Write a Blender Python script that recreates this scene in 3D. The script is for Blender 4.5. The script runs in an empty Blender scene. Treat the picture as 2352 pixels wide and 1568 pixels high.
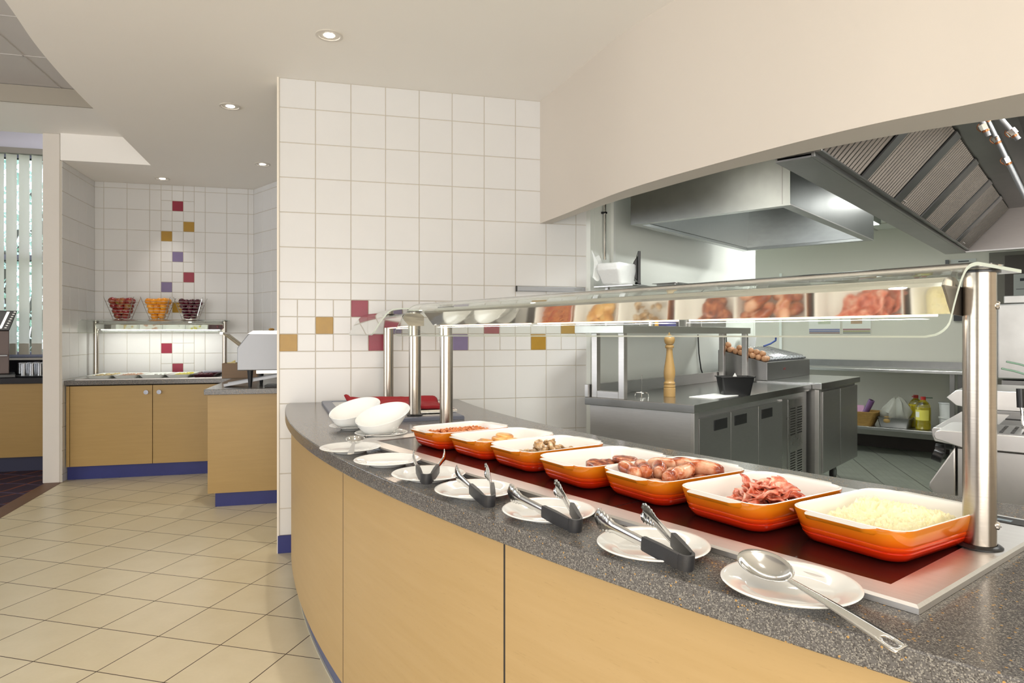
import bpy, bmesh, math, random
from mathutils import Vector, Matrix, noise
S = bpy.context.scene
COL = S.collection
PI = math.pi
R = math.radians
random.seed(7)

# ------------------------------------------------------------------ camera, world, lights, exposure
cam = bpy.data.cameras.new('camera'); camo = bpy.data.objects.new('camera', cam); COL.objects.link(camo)
camo.location = (0, 0, 1.2476)
camo.rotation_euler = (R(90), 0, -0.25258)
cam.sensor_width = 36.0
cam.lens = 1529.39 / 2352 * 36.0
cam.shift_y = (769.3 - 784) / 2352
cam.clip_start = 0.02
S.camera = camo
S.view_settings.view_transform = 'Standard'
S.view_settings.look = 'None'
S.view_settings.gamma = 1
S.view_settings.use_curve_mapping = False
S.view_settings.exposure = 0.3

w = bpy.data.worlds.new('daylight'); S.world = w; w.use_nodes = True
w.node_tree.nodes['Background'].inputs[0].default_value = (0.86, 0.92, 1.0, 1)
w.node_tree.nodes['Background'].inputs[1].default_value = 3.2

def area(name, loc, sx, sy, power, color, rot=(0, 0, 0), spread=180):
    l = bpy.data.lights.new(name, 'AREA'); l.shape = 'RECTANGLE'; l.size = sx; l.size_y = sy
    l.energy = power; l.color = color; l.spread = R(spread)
    o = bpy.data.objects.new(name, l); COL.objects.link(o); o.location = loc; o.rotation_euler = rot
    return o
def spot(name, loc, power, color, angle=80, blend=0.6, size=0.03, rot=(0, 0, 0)):
    l = bpy.data.lights.new(name, 'SPOT'); l.energy = power; l.color = color
    l.spot_size = R(angle); l.spot_blend = blend; l.shadow_soft_size = size
    o = bpy.data.objects.new(name, l); COL.objects.link(o); o.location = loc; o.rotation_euler = rot
    return o
WARM = (1.0, 0.86, 0.70); NEUT = (1.0, 0.98, 0.955); COOL = (0.98, 1.0, 0.965)
# unseen fill lights added above, behind and left of the camera
area('servery_fill_light', (-0.6, 0.2, 2.69), 1.6, 1.6, 6, NEUT)
area('dining_fill_light', (-0.8, -2.42, 1.15), 5.0, 1.9, 145, NEUT, (R(90), 0, 0))
area('dining_fill_light', (-7.6, 1.5, 1.4), 6.0, 2.2, 155, (0.92, 0.96, 1.0), (R(90), 0, R(-90)))
# kitchen fill lights added at ceiling height, apart from the fluorescent fitting
KA = (0.826, 0.5635); KB = (0.5635, -0.826); K0 = (1.591, 4.027); KR = math.atan2(0.5635, 0.826)
def KW(a, b, z=0.0):
    return (K0[0] + a*KA[0] + b*KB[0], K0[1] + a*KA[1] + b*KB[1], z)
area('kitchen_light', KW(-0.42, 0.95, 2.40), 0.4, 0.4, 14, COOL, (0, 0, KR), 115)
area('kitchen_light', KW(2.6, 0.85, 2.40), 0.3, 1.2, 28, COOL, (0, 0, KR))
area('kitchen_light', KW(-0.25, 2.5, 2.40), 0.5, 0.9, 22, COOL, (0, 0, KR))

# ------------------------------------------------------------------ node helpers / materials
class NT:
    def __init__(s, m):
        m.use_nodes = True; s.t = m.node_tree; s.n = s.t.nodes; s.l = s.t.links
        s.b = s.n['Principled BSDF']
    def new(s, ty, **kw):
        nd = s.n.new(ty)
        for k, v in kw.items(): setattr(nd, k, v)
        return nd
    def link(s, a, b): s.l.new(a, b)
    def math(s, op, a, b=None, clamp=False):
        nd = s.new('ShaderNodeMath', operation=op); nd.use_clamp = clamp
        for i, v in enumerate((a, b)):
            if v is None: continue
            if isinstance(v, (int, float)): nd.inputs[i].default_value = v
            else: s.link(v, nd.inputs[i])
        return nd.outputs[0]
    def mix(s, f, a, b):
        nd = s.new('ShaderNodeMix', data_type='RGBA')
        for sk, v in ((nd.inputs[0], f), (nd.inputs[6], a), (nd.inputs[7], b)):
            if isinstance(v, (int, float)): sk.default_value = v
            elif isinstance(v, tuple): sk.default_value = (*v, 1) if len(v) == 3 else v
            else: s.link(v, sk)
        return nd.outputs[2]
    def coord(s, kind='Object', scale=(1, 1, 1), rot=(0, 0, 0)):
        tc = s.new('ShaderNodeTexCoord'); mp = s.new('ShaderNodeMapping')
        mp.inputs['Scale'].default_value = scale; mp.inputs['Rotation'].default_value = rot
        s.link(tc.outputs[kind], mp.inputs[0]); return mp.outputs[0]
    def noise(s, vec, scale, detail=3, rough=0.5, out=0):
        nd = s.new('ShaderNodeTexNoise'); nd.inputs['Scale'].default_value = scale
        nd.inputs['Detail'].default_value = detail; nd.inputs['Roughness'].default_value = rough
        s.link(vec, nd.inputs['Vector']); return nd.outputs[out]
    def voronoi(s, vec, scale, feature='F1'):
        nd = s.new('ShaderNodeTexVoronoi', feature=feature); nd.inputs['Scale'].default_value = scale
        s.link(vec, nd.inputs['Vector']); return nd
    def ramp(s, f, stops):
        nd = s.new('ShaderNodeValToRGB'); cr = nd.color_ramp
        while len(cr.elements) < len(stops): cr.elements.new(0.5)
        for e, (p, c) in zip(cr.elements, stops):
            e.position = p; e.color = (*c, 1) if len(c) == 3 else c
        s.link(f, nd.inputs[0]); return nd.outputs[0]
    def bump(s, hgt, strength=0.2, dist=0.002):
        nd = s.new('ShaderNodeBump'); nd.inputs['Strength'].default_value = strength
        nd.inputs['Distance'].default_value = dist
        s.link(hgt, nd.inputs['Height']); s.link(nd.outputs[0], s.b.inputs['Normal'])
    def grid(s, vec, px, py, w, ox=0.0, oy=0.0):
        # 1 on grout lines, with per tile random value
        sp = s.new('ShaderNodeSeparateXYZ'); s.link(vec, sp.inputs[0])
        outs = []; cells = []
        for k, p, o in ((0, px, ox), (1, py, oy)):
            v = s.math('DIVIDE', s.math('SUBTRACT', sp.outputs[k], o), p)
            fr = s.math('FRACT', v); d = s.math('MINIMUM', fr, s.math('SUBTRACT', 1.0, fr))
            outs.append(s.math('LESS_THAN', d, w / p)); cells.append(s.math('FLOOR', v))
        cb = s.new('ShaderNodeCombineXYZ'); s.link(cells[0], cb.inputs[0]); s.link(cells[1], cb.inputs[1])
        wn = s.new('ShaderNodeTexWhiteNoise'); s.link(cb.outputs[0], wn.inputs['Vector'])
        return s.math('MAXIMUM', outs[0], outs[1]), wn.outputs['Value']

MATS = {}
def lin(h):
    h = h.lstrip('#'); c = [int(h[i:i+2], 16) / 255 for i in (0, 2, 4)]
    return tuple(x / 12.92 if x <= 0.04045 else ((x + 0.055) / 1.055) ** 2.4 for x in c)
def mat(name, col=(0.8, 0.8, 0.8), rough=0.5, metal=0.0, var=0.0, vscale=8, bump=0.0, bscale=60, bdist=0.001, **kw):
    if name in MATS: return MATS[name]
    m = bpy.data.materials.new(name); t = NT(m); b = t.b
    b.inputs['Base Color'].default_value = (*col, 1); b.inputs['Roughness'].default_value = rough
    b.inputs['Metallic'].default_value = metal
    for k, v in kw.items(): b.inputs[k.replace('_', ' ')].default_value = v
    vec = t.coord()
    if var:
        f = t.noise(vec, vscale, 4)
        t.link(t.mix(f, tuple(c * (1 - var) for c in col), tuple(min(1, c * (1 + var)) for c in col)), b.inputs['Base Color'])
    if bump: t.bump(t.noise(vec, bscale, 3), bump, bdist)
    MATS[name] = m; return m
def steel(name, col=(0.62, 0.61, 0.59), rough=0.28, stretch=(1, 1, 40), amt=0.12, bump=0.06):
    m = bpy.data.materials.new(name); t = NT(m); b = t.b
    b.inputs['Metallic'].default_value = 1
    vec = t.coord(scale=stretch); n1 = t.noise(vec, 14, 4); n2 = t.noise(t.coord(), 5, 4)
    t.link(t.mix(n1, tuple(c * 0.88 for c in col), tuple(min(1, c * 1.1) for c in col)), b.inputs['Base Color'])
    t.link(t.math('ADD', t.math('MULTIPLY', n2, amt), rough - amt / 2), b.inputs['Roughness'])
    if bump: t.bump(n1, bump, 0.0006)
    MATS[name] = m; return m
def emis(name, col, s):
    m = bpy.data.materials.new(name); t = NT(m); b = t.b
    b.inputs['Base Color'].default_value = (*col, 1)
    b.inputs['Emission Color'].default_value = (*col, 1); b.inputs['Emission Strength'].default_value = s
    MATS[name] = m; return m

M_wall = mat('painted_wall', lin('#e9dfd0'), 0.75, var=0.02, vscale=3, bump=0.06, bscale=180)
M_bulk = mat('cream_plaster', lin('#d4cbbf'), 0.75, var=0.02, vscale=2, bump=0.08, bscale=150)
M_ceil = mat('ceiling_paint', lin('#f7f3ec'), 0.85, var=0.015, vscale=2)
M_pillar = mat('pillar_paint', lin('#dcd5cb'), 0.7, var=0.03, vscale=5)
M_kwall = mat('kitchen_wall_panel', lin('#e6e9e2'), 0.6, var=0.02, vscale=2)
M_tile = mat('white_glazed_tile', lin('#dddcda'), 0.30, var=0.02, vscale=6, bump=0.05, bscale=12, bdist=0.004)
M_grout = mat('grout', lin('#c6beb0'), 0.9)
M_red = mat('red_glazed_tile', lin('#8c1432'), 0.34, var=0.15, vscale=20)
M_must = mat('mustard_glazed_tile', lin('#a8801f'), 0.34, var=0.12, vscale=20)
M_purp = mat('purple_glazed_tile', lin('#76688f'), 0.34, var=0.1, vscale=20)
M_blue = mat('blue_kickboard', lin('#232a6e'), 0.45, var=0.12, vscale=10)
M_dblue = mat('dark_kickboard', lin('#20203a'), 0.5, var=0.1)
M_white = mat('white_porcelain', lin('#eeeeea'), 0.07, IOR=1.5, Coat_Weight=0.3)
M_enamel = mat('cream_enamel', lin('#efece6'), 0.12, Coat_Weight=0.3)
M_black = mat('black_plastic', (0.012, 0.012, 0.013), 0.32)
M_grip = mat('black_vinyl_grip', (0.018, 0.018, 0.02), 0.42, bump=0.25, bscale=500)
M_rubber = mat('black_rubber', (0.02, 0.02, 0.02), 0.7)
M_darkgap = mat('dark_gap', (0.02, 0.017, 0.014), 0.8)
M_hot = mat('hot_plate_glass', (0.012, 0.006, 0.006), 0.18, var=0.35, vscale=9, bump=0.03, bscale=90)
M_chrome = mat('polished_chrome', (0.78, 0.76, 0.73), 0.06, 1.0)
M_steel = steel('brushed_steel')
M_steelh = steel('brushed_steel_horizontal', (0.60, 0.60, 0.585), 0.3, (40, 1, 1))
M_frame = steel('frame_steel', (0.72, 0.70, 0.68), 0.40, (30, 1, 1), 0.08, 0.04)
M_post = steel('post_steel', (0.42, 0.375, 0.32), 0.24, (1, 1, 30), 0.08, 0.03)
M_ksteel = steel('kitchen_steel', (0.54, 0.53, 0.52), 0.36, (1, 1, 30), 0.12)
M_ktop = steel('worktop_steel', (0.52, 0.52, 0.51), 0.22, (1, 1, 30), 0.08)
M_khood = steel('hood_steel', (0.36, 0.375, 0.365), 0.32, (30, 1, 1), 0.1)
M_dsteel = steel('dark_steel', (0.32, 0.315, 0.31), 0.36, (30, 1, 1), 0.12)
M_cutlery = mat('cutlery_steel', (0.72, 0.72, 0.71), 0.14, 1.0, bump=0.04, bscale=120)
M_alu = mat('brushed_aluminium', (0.36, 0.37, 0.39), 0.5, 1.0, bump=0.05, bscale=90)
M_bulb = emis('lit_lamp', (1.0, 0.95, 0.86), 12)
M_tube = emis('lit_tube', (1.0, 0.96, 0.86), 7)
M_heat = emis('heat_lamp_tube', (1.0, 0.68, 0.48), 3)
M_panel = emis('light_diffuser', (0.95, 1.0, 0.97), 3)

def glass(name, col=(0.9, 0.97, 0.93), rough=0.0):
    m = bpy.data.materials.new(name); t = NT(m)
    t.b.inputs['Base Color'].default_value = (*col, 1); t.b.inputs['Transmission Weight'].default_value = 1
    t.b.inputs['Roughness'].default_value = rough; t.b.inputs['IOR'].default_value = 1.5
    MATS[name] = m; return m
M_glass = glass('curved_guard_glass', (0.94, 0.985, 0.96))
M_cup = glass('drinking_glass', (0.97, 0.98, 1.0))
M_bottle = glass('clear_plastic', (0.95, 0.97, 0.93), 0.05)

def m_counter():
    m = bpy.data.materials.new('speckled_worktop'); t = NT(m); v = t.coord()
    v1 = t.voronoi(v, 620); v2 = t.voronoi(v, 240); n = t.noise(v, 160, 2)
    base = t.mix(n, lin('#565351'), lin('#6c6966'))
    dark = t.math('LESS_THAN', v1.outputs['Color'], 0.30)
    c = t.mix(t.math('MULTIPLY', dark, 0.65), base, lin('#35302f'))
    sp = t.new('ShaderNodeSeparateColor'); t.link(v1.outputs['Color'], sp.inputs[0])
    lite = t.math('GREATER_THAN', sp.outputs[1], 0.80)
    c = t.mix(t.math('MULTIPLY', lite, 0.7), c, lin('#9b968c'))
    s2 = t.new('ShaderNodeSeparateColor'); t.link(v2.outputs['Color'], s2.inputs[0])
    spot_ = t.math('MULTIPLY', t.math('GREATER_THAN', s2.outputs[2], 0.965), t.math('LESS_THAN', v2.outputs['Distance'], 0.42))
    c = t.mix(spot_, c, lin('#b08a52'))
    t.link(c, t.b.inputs['Base Color']); t.b.inputs['Roughness'].default_value = 0.2
    return m
M_counter = m_counter()
def m_wood(name, a, b, horizontal=True):
    m = bpy.data.materials.new(name); t = NT(m)
    v = t.coord(scale=(1.0, 1.0, 14) if horizontal else (14, 14, 1))
    n = t.noise(v, 3.2, 6, 0.6); n2 = t.noise(v, 26, 4, 0.6); n3 = t.noise(t.coord(), 1.3, 2)
    f = t.math('ADD', t.math('MULTIPLY', n, 0.6), t.math('MULTIPLY', n3, 0.4))
    c = t.mix(f, a, b)
    streak = t.math('GREATER_THAN', n2, 0.66)
    c = t.mix(t.math('MULTIPLY', streak, 0.22), c, tuple(x * 0.62 for x in a))
    t.link(c, t.b.inputs['Base Color']); t.b.inputs['Roughness'].default_value = 0.38
    return m
M_wood = m_wood('maple_veneer', lin('#a68855'), lin('#bc9f72'))
M_wood2 = m_wood('maple_veneer_far', lin('#a08149'), lin('#b8985f'))
M_pine = m_wood('turned_beech', lin('#94733f'), lin('#b3935f'), False)
M_crate = m_wood('crate_wood', lin('#5f4220'), lin('#83602f'))

def m_floor():
    m = bpy.data.materials.new('beige_floor_tile'); t = NT(m); v = t.coord()
    g, rnd = t.grid(v, 0.29974, 0.29974, 0.0022)
    n = t.noise(v, 7, 5); n2 = t.noise(v, 60, 3)
    c = t.mix(n, lin('#cfc19e'), lin('#e4d8bb')); c = t.mix(t.math('MULTIPLY', rnd, 0.35), c, lin('#d6c7a3'))
    c = t.mix(t.math('MULTIPLY', n2, 0.12), c, lin('#a89a78'))
    c = t.mix(g, c, lin('#463627'))
    t.link(c, t.b.inputs['Base Color'])
    t.link(t.math('ADD', t.math('MULTIPLY', g, 0.5), t.math('ADD', 0.24, t.math('MULTIPLY', n, 0.14))), t.b.inputs['Roughness'])
    t.bump(t.math('SUBTRACT', 1.0, g), 0.5, 0.0015)
    return m
def m_kfloor():
    m = bpy.data.materials.new('green_grey_floor_tile'); t = NT(m); v = t.coord()
    g, rnd = t.grid(v, 3.0, 0.30, 0.003); g2, r2 = t.grid(v, 0.15, 0.06, 0.0022, 0.04, 0.0)
    c = t.mix(t.noise(v, 8, 4), lin('#6b6f63'), lin('#82857a'))
    c = t.mix(t.math('MULTIPLY', r2, 0.2), c, lin('#6c7166'))
    c = t.mix(t.math('MULTIPLY', g2, 0.35), c, lin('#494d44')); c = t.mix(g, c, lin('#26231e'))
    t.link(c, t.b.inputs['Base Color']); t.b.inputs['Roughness'].default_value = 0.45
    t.bump(t.math('SUBTRACT', 1.0, t.math('MAXIMUM', g, g2)), 0.4, 0.0015)
    return m
def m_carpet():
    m = bpy.data.materials.new('dark_patterned_carpet'); t = NT(m); v = t.coord(rot=(0, 0, R(25)))
    wv = t.new('ShaderNodeTexWave', wave_type='BANDS', bands_direction='X'); wv.inputs['Scale'].default_value = 1.6
    wv.inputs['Distortion'].default_value = 5; wv.inputs['Detail'].default_value = 1; t.link(v, wv.inputs['Vector'])
    line = t.math('GREATER_THAN', wv.outputs['Fac'], 0.975)
    w2 = t.new('ShaderNodeTexWave', wave_type='BANDS', bands_direction='Y'); w2.inputs['Scale'].default_value = 1.1
    w2.inputs['Distortion'].default_value = 3; t.link(v, w2.inputs['Vector'])
    l2 = t.math('GREATER_THAN', w2.outputs['Fac'], 0.985)
    c = t.mix(t.noise(v, 3, 3), lin('#1a1230'), lin('#3a1220')); c = t.mix(line, c, lin('#7a3c22')); c = t.mix(l2, c, lin('#4a3a55'))
    t.link(c, t.b.inputs['Base Color']); t.b.inputs['Roughness'].default_value = 0.95
    t.bump(t.noise(v, 900, 2), 0.5, 0.003)
    return m

# ------------------------------------------------------------------ mesh helpers
class MB:
    def __init__(s): s.bm = bmesh.new(); s.mi = 0
    def _tag(s, faces):
        for f in faces: f.material_index = s.mi
    def face(s, pts):
        f = s.bm.faces.new([s.bm.verts.new(p) for p in pts]); f.material_index = s.mi; return f
    def box(s, x0, y0, z0, x1, y1, z1, m=None):
        c = [(x0, y0, z0), (x1, y0, z0), (x1, y1, z0), (x0, y1, z0), (x0, y0, z1), (x1, y0, z1), (x1, y1, z1), (x0, y1, z1)]
        v = [s.bm.verts.new(m @ Vector(p) if m else p) for p in c]
        for q in ((3, 2, 1, 0), (4, 5, 6, 7), (0, 1, 5, 4), (1, 2, 6, 5), (2, 3, 7, 6), (3, 0, 4, 7)):
            s.bm.faces.new([v[i] for i in q]).material_index = s.mi
        return s
    def prism(s, poly, z0, z1, m=None, axis='z'):
        def P(p, z):
            q = (p[0], p[1], z) if axis == 'z' else ((p[0], z, p[1]) if axis == 'y' else (z, p[0], p[1]))
            return m @ Vector(q) if m else Vector(q)
        a = [s.bm.verts.new(P(p, z0)) for p in poly]; b = [s.bm.verts.new(P(p, z1)) for p in poly]
        fs = [s.bm.faces.new(a[::-1]), s.bm.faces.new(b)]
        n = len(poly)
        for i in range(n): fs.append(s.bm.faces.new((a[i], a[(i+1) % n], b[(i+1) % n], b[i])))
        s._tag(fs); return s
    def rings(s, rings, close=True, cap0=False, cap1=False):
        V = [[s.bm.verts.new(p) for p in r] for r in rings]; fs = []
        for A, B in zip(V, V[1:]):
            n = len(A)
            for i in range(n if close else n - 1):
                fs.append(s.bm.faces.new((A[i], A[(i+1) % n], B[(i+1) % n], B[i])))
        if cap0: fs.append(s.bm.faces.new(V[0][::-1]))
        if cap1: fs.append(s.bm.faces.new(V[-1]))
        s._tag(fs); return V
    def lathe(s, prof, n=32, m=None, cap0=True, cap1=True):
        rs = []
        for r, z in prof:
            ring = [Vector((max(r, 1e-5) * math.cos(2*PI*i/n), max(r, 1e-5) * math.sin(2*PI*i/n), z)) for i in range(n)]
            rs.append([m @ p for p in ring] if m else ring)
        s.rings(rs, True, cap0, cap1); return s
    def cyl(s, p0, p1, r, n=16, r1=None):
        p0, p1 = Vector(p0), Vector(p1); d = p1 - p0
        q = d.to_track_quat('Z', 'Y').to_matrix().to_4x4(); q.translation = p0
        return s.lathe([(r, 0), (r if r1 is None else r1, d.length)], n, q)
    def tube(s, pts, r, n=8, cyc=False, rad=None):
        P = [Vector(p) for p in pts]; rs = []; up = None; N = len(P)
        for i, p in enumerate(P):
            if cyc: t = (P[(i+1) % N] - P[i-1])
            else: t = (P[min(i+1, N-1)] - P[max(i-1, 0)])
            t = t.normalized()
            if up is None:
                up = Vector((0, 0, 1)) if abs(t.z) < 0.9 else Vector((1, 0, 0))
            side = t.cross(up).normalized(); up = side.cross(t).normalized()
            rr = rad[i] if rad else r
            rs.append([p + (side * math.cos(2*PI*k/n) + up * math.sin(2*PI*k/n)) * rr for k in range(n)])
        if cyc: rs.append(rs[0])
        s.rings(rs, True, not cyc, not cyc); return s
    def ball(s, c, r, sub=2, sc=(1, 1, 1), m=None):
        mm = Matrix.Translation(c) @ (m.to_4x4() if m else Matrix.Identity(4)) @ Matrix.Diagonal((*[r*k for k in sc], 1))
        g = bmesh.ops.create_icosphere(s.bm, subdivisions=sub, radius=1, matrix=mm)
        for v in g['verts']:
            for f in v.link_faces: f.material_index = s.mi
        return s
    def grid(s, nx, ny, fn):
        V = [[s.bm.verts.new(fn(i/nx, j/ny)) for j in range(ny+1)] for i in range(nx+1)]
        fs = [s.bm.faces.new((V[i][j], V[i+1][j], V[i+1][j+1], V[i][j+1])) for i in range(nx) for j in range(ny)]
        s._tag(fs); return V
    def build(s, name, mats, parent=None, smooth=35, bevel=0.0, seg=2, loc=None, rz=0.0, weld=True):
        if weld: bmesh.ops.remove_doubles(s.bm, verts=s.bm.verts, dist=1e-6)
        bmesh.ops.recalc_face_normals(s.bm, faces=s.bm.faces)
        me = bpy.data.meshes.new(name); s.bm.to_mesh(me); s.bm.free()
        for m in (mats if isinstance(mats, (list, tuple)) else [mats]): me.materials.append(m)
        if smooth:
            for p in me.polygons: p.use_smooth = True
            me.set_sharp_from_angle(angle=R(smooth))
        o = bpy.data.objects.new(name, me); COL.objects.link(o)
        if parent: o.parent = parent
        if loc is not None: o.location = loc
        o.rotation_euler = (0, 0, rz)
        if bevel:
            b = o.modifiers.new('bevel', 'BEVEL'); b.width = bevel; b.segments = seg; b.limit_method = 'ANGLE'; b.angle_limit = R(40)
            b.harden_normals = False
        return o
def tag(o, label, cat, group=None, kind=None):
    if label: o['label'] = label
    if cat: o['category'] = cat
    if group: o['group'] = group
    if kind: o['kind'] = kind
    return o
def thing(name, label, cat, loc=(0, 0, 0), rz=0.0, group=None):
    o = bpy.data.objects.new(name, None); COL.objects.link(o); o.empty_display_size = 0.05
    o.location = loc; o.rotation_euler = (0, 0, rz); return tag(o, label, cat, group)
def struct(name, mb, mats, **kw):
    o = mb.build(name, mats, **kw); o['kind'] = 'structure'; return o
def kids(o): return [c for c in bpy.data.objects if c.parent == o]
def dup(o, loc, rz=None, label=None, rot=None, parent=None, scale=None):
    c = o.copy(); COL.objects.link(c)
    if parent is not None: c.parent = parent
    else:
        c.location = loc
        if rz is not None: c.rotation_euler = (0, 0, rz)
        if rot is not None: c.rotation_euler = rot
        if scale is not None: c.scale = scale if isinstance(scale, (tuple, list)) else (scale,)*3
        if label: c['label'] = label
    for k in kids(o):
        dup(k, None, parent=c)
    return c
def rrect(hx, hy, r, n=6, cx=0, cy=0):
    pts = []
    for (sx, sy, a0) in ((1, 1, 0), (-1, 1, 90), (-1, -1, 180), (1, -1, 270)):
        for i in range(n + 1):
            a = R(a0 + 90 * i / n); pts.append((cx + sx*(hx - r) + r*math.cos(a), cy + sy*(hy - r) + r*math.sin(a)))
    return pts
def arc_pts(c, r, a0, a1, n):
    return [(c[0] + r*math.cos(a0 + (a1-a0)*i/n), c[1] + r*math.sin(a0 + (a1-a0)*i/n)) for i in range(n+1)]
# ------------------------------------------------------------------ structure
def catmull(P, n=8):
    out = []; N = len(P)
    for i in range(N - 1):
        p0, p1, p2, p3 = P[max(i-1, 0)], P[i], P[i+1], P[min(i+2, N-1)]
        for k in range(n):
            t = k / n
            out.append(tuple(0.5 * ((2*p1[j]) + (-p0[j]+p2[j])*t + (2*p0[j]-5*p1[j]+4*p2[j]-p3[j])*t*t + (-p0[j]+3*p1[j]-3*p2[j]+p3[j])*t**3) for j in range(len(p1))))
    out.append(tuple(P[-1])); return out
def to_local(pts, loc, rz):
    c, s_ = math.cos(-rz), math.sin(-rz)
    return [((x-loc[0])*c - (y-loc[1])*s_, (x-loc[0])*s_ + (y-loc[1])*c) for x, y in pts]

# floors
FL = (-1.13656, 2.92310); FR = -0.51282
poly = [(-2.19, 3.8), (-2.243, 5.263), (-2.30, 6.9), (-2.30, 7.4), (0.45, 7.4), (0.45, 3.6), (0.75, 2.3), (1.2, 1.2), (1.9, 0.2), (2.6, -0.6), (2.6, -2.5), (-1.95, -2.5)]
struct('floor', MB().prism(to_local(poly, FL, FR), -0.05, 0.0), m_floor(), smooth=0, loc=(*FL, 0), rz=FR)
poly = [(0.45, 10), (0.45, 3.6), (0.75, 2.3), (1.2, 1.2), (1.9, 0.2), (2.6, -0.6), (2.6, -2.5), (10, -2.5), (10, 10)]
struct('floor', MB().prism(to_local(poly, (5.6, 6.056), R(59.5)), -0.05, 0.0), m_kfloor(), smooth=0, loc=(5.6, 6.056, 0), rz=R(59.5))
strip = [(-2.19, 3.8), (-2.243, 5.263), (-2.30, 6.9), (-2.425, 6.9), (-2.368, 5.263), (-2.315, 3.8)]
struct('trim_1', MB().prism(strip, -0.05, 0.002), mat('brown_threshold', lin('#6b4a33'), 0.5, var=0.15, vscale=20), smooth=0)
poly = [(-2.315, 3.8), (-2.368, 5.263), (-2.425, 6.9), (-2.425, 7.9), (-8, 7.9), (-8, -2.5), (-2.1, -2.5)]
struct('floor', MB().prism(poly, -0.05, 0.0), m_carpet(), smooth=0)

# servery ceiling slab with its curved edge
edge = catmull([(-0.2, -2.0), (-0.75, -0.4), (-1.12, 1.2), (-1.33, 2.5), (-1.431, 3.397), (-1.494, 3.85), (-1.53, 4.25), (-1.552, 4.7), (-1.565, 5.4), (-1.592, 6.38)], 6)
poly = [(3.2, -2.0)] + [(3.2, 7.4), (-2.283, 7.4), (-2.283, 6.385)] + edge[::-1]
struct('ceiling', MB().prism(poly, 2.722, 3.15), M_ceil, smooth=20)
# dining side ceilings
struct('ceiling', MB().box(-8, 5.6, 2.95, -1.3, 6.45, 3.5), M_ceil, smooth=0)
b = MB(); b.box(-8, -2.5, 3.07, 0.5, 5.6, 3.5)
for x in (-2.0, -2.6, -3.2): b.box(x-0.004, -2.5, 3.066, x+0.004, 5.6, 3.07)
for y in (3.2, 3.8, 4.4, 5.0): b.box(-8, y-0.004, 3.066, -1.0, y+0.004, 3.07)
struct('ceiling', b, mat('grey_ceiling_panel', lin('#c9c4bf'), 0.8, var=0.03, vscale=4), smooth=0)
struct('ceiling', MB().box(-8, 6.45, 3.42, -2.3, 7.8, 3.5), M_ceil, smooth=0)
struct('trim_2', MB().box(-8, 5.585, 2.94, -1.5, 5.6, 3.066), mat('beam_paint', lin('#a69e90'), 0.7), smooth=0)

# partition pillar
struct('wall_partition', MB().box(-2.425, 6.41, 0, -2.296, 7.8, 2.95), M_pillar, smooth=0, bevel=0.006)

# tiled walls: every tile is a bevelled plate, materials picked per tile
def tiles(name, cells, loc, rz, L0, L1, z0, z1, thick, mi_names, grout=0.0035):
    b = MB(); b.mi = 0; b.box(L0, 0, z0, L1, thick, z1)
    for (x0, x1, c0, c1, m) in cells:
        x0, x1 = max(x0, L0), min(x1, L1); c0, c1 = max(c0, z0), min(c1, z1)
        if x1 - x0 < 0.012 or c1 - c0 < 0.012: continue
        b.mi = m; g = grout / 2; e = 0.0016; t = 0.003
        o = [(x0+g, 0, c0+g), (x1-g, 0, c0+g), (x1-g, 0, c1-g), (x0+g, 0, c1-g)]
        i = [(x0+g+e, -t, c0+g+e), (x1-g-e, -t, c0+g+e), (x1-g-e, -t, c1-g-e), (x0+g+e, -t, c1-g-e)]
        V = [b.bm.verts.new(p) for p in o + i]
        for k in range(4): b.bm.faces.new((V[k], V[(k+1) % 4], V[4+(k+1) % 4], V[4+k])).material_index = m
        b.bm.faces.new(V[4:]).material_index = m
    return struct(name, b, [M_grout, M_tile, M_red, M_must, M_purp], smooth=0, loc=loc, rz=rz, weld=False)
X0 = -0.1383; Zt = 2.5535
cells = []
colr = {(-2, 2): 3, (0, 1): 3, (2, 0): 2, (3, 2): 2, (4, 1): 4, (8, 2): 4, (10, 1): 2, (15, 1): 3, (13, 2): 3}
for c in range(-2, 10):
    x0, x1 = X0 + 0.2*c, X0 + 0.2*(c+1)
    for r in range(-1, 5): cells.append((x0, x1, Zt-0.2*(r+1), Zt-0.2*r, 1))
    cells.append((x0, x1, 1.4535, 1.5535, 1)); cells.append((x0, x1, 1.0535, 1.1535, 1))
    for k in range(6): cells.append((x0, x1, 0.8535-0.2*k, 1.0535-0.2*k, 1))
    for h in range(2):
        for s_ in range(3):
            cells.append((x0+0.1*h, x0+0.1*(h+1), 1.4535-0.1*(s_+1), 1.4535-0.1*s_, colr.get((2*c+h, s_), 1)))
# everything right of the counter reveal runs down to the floor too
tiles('wall_tiled', cells, (0, 4.027, 0), 0, -0.338, 1.591, 0.1, 2.722, 0.12, None)
struct('trim_3', MB().box(-0.350, 4.020, 0.0, -0.338, 4.15, 2.722), mat('tile_edge_trim', lin('#e8e0d2'), 0.4), smooth=0)
struct('baseboard_tiled', MB().box(-0.345, 4.016, 0, 1.591, 4.03, 0.1), M_blue, smooth=0)
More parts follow.
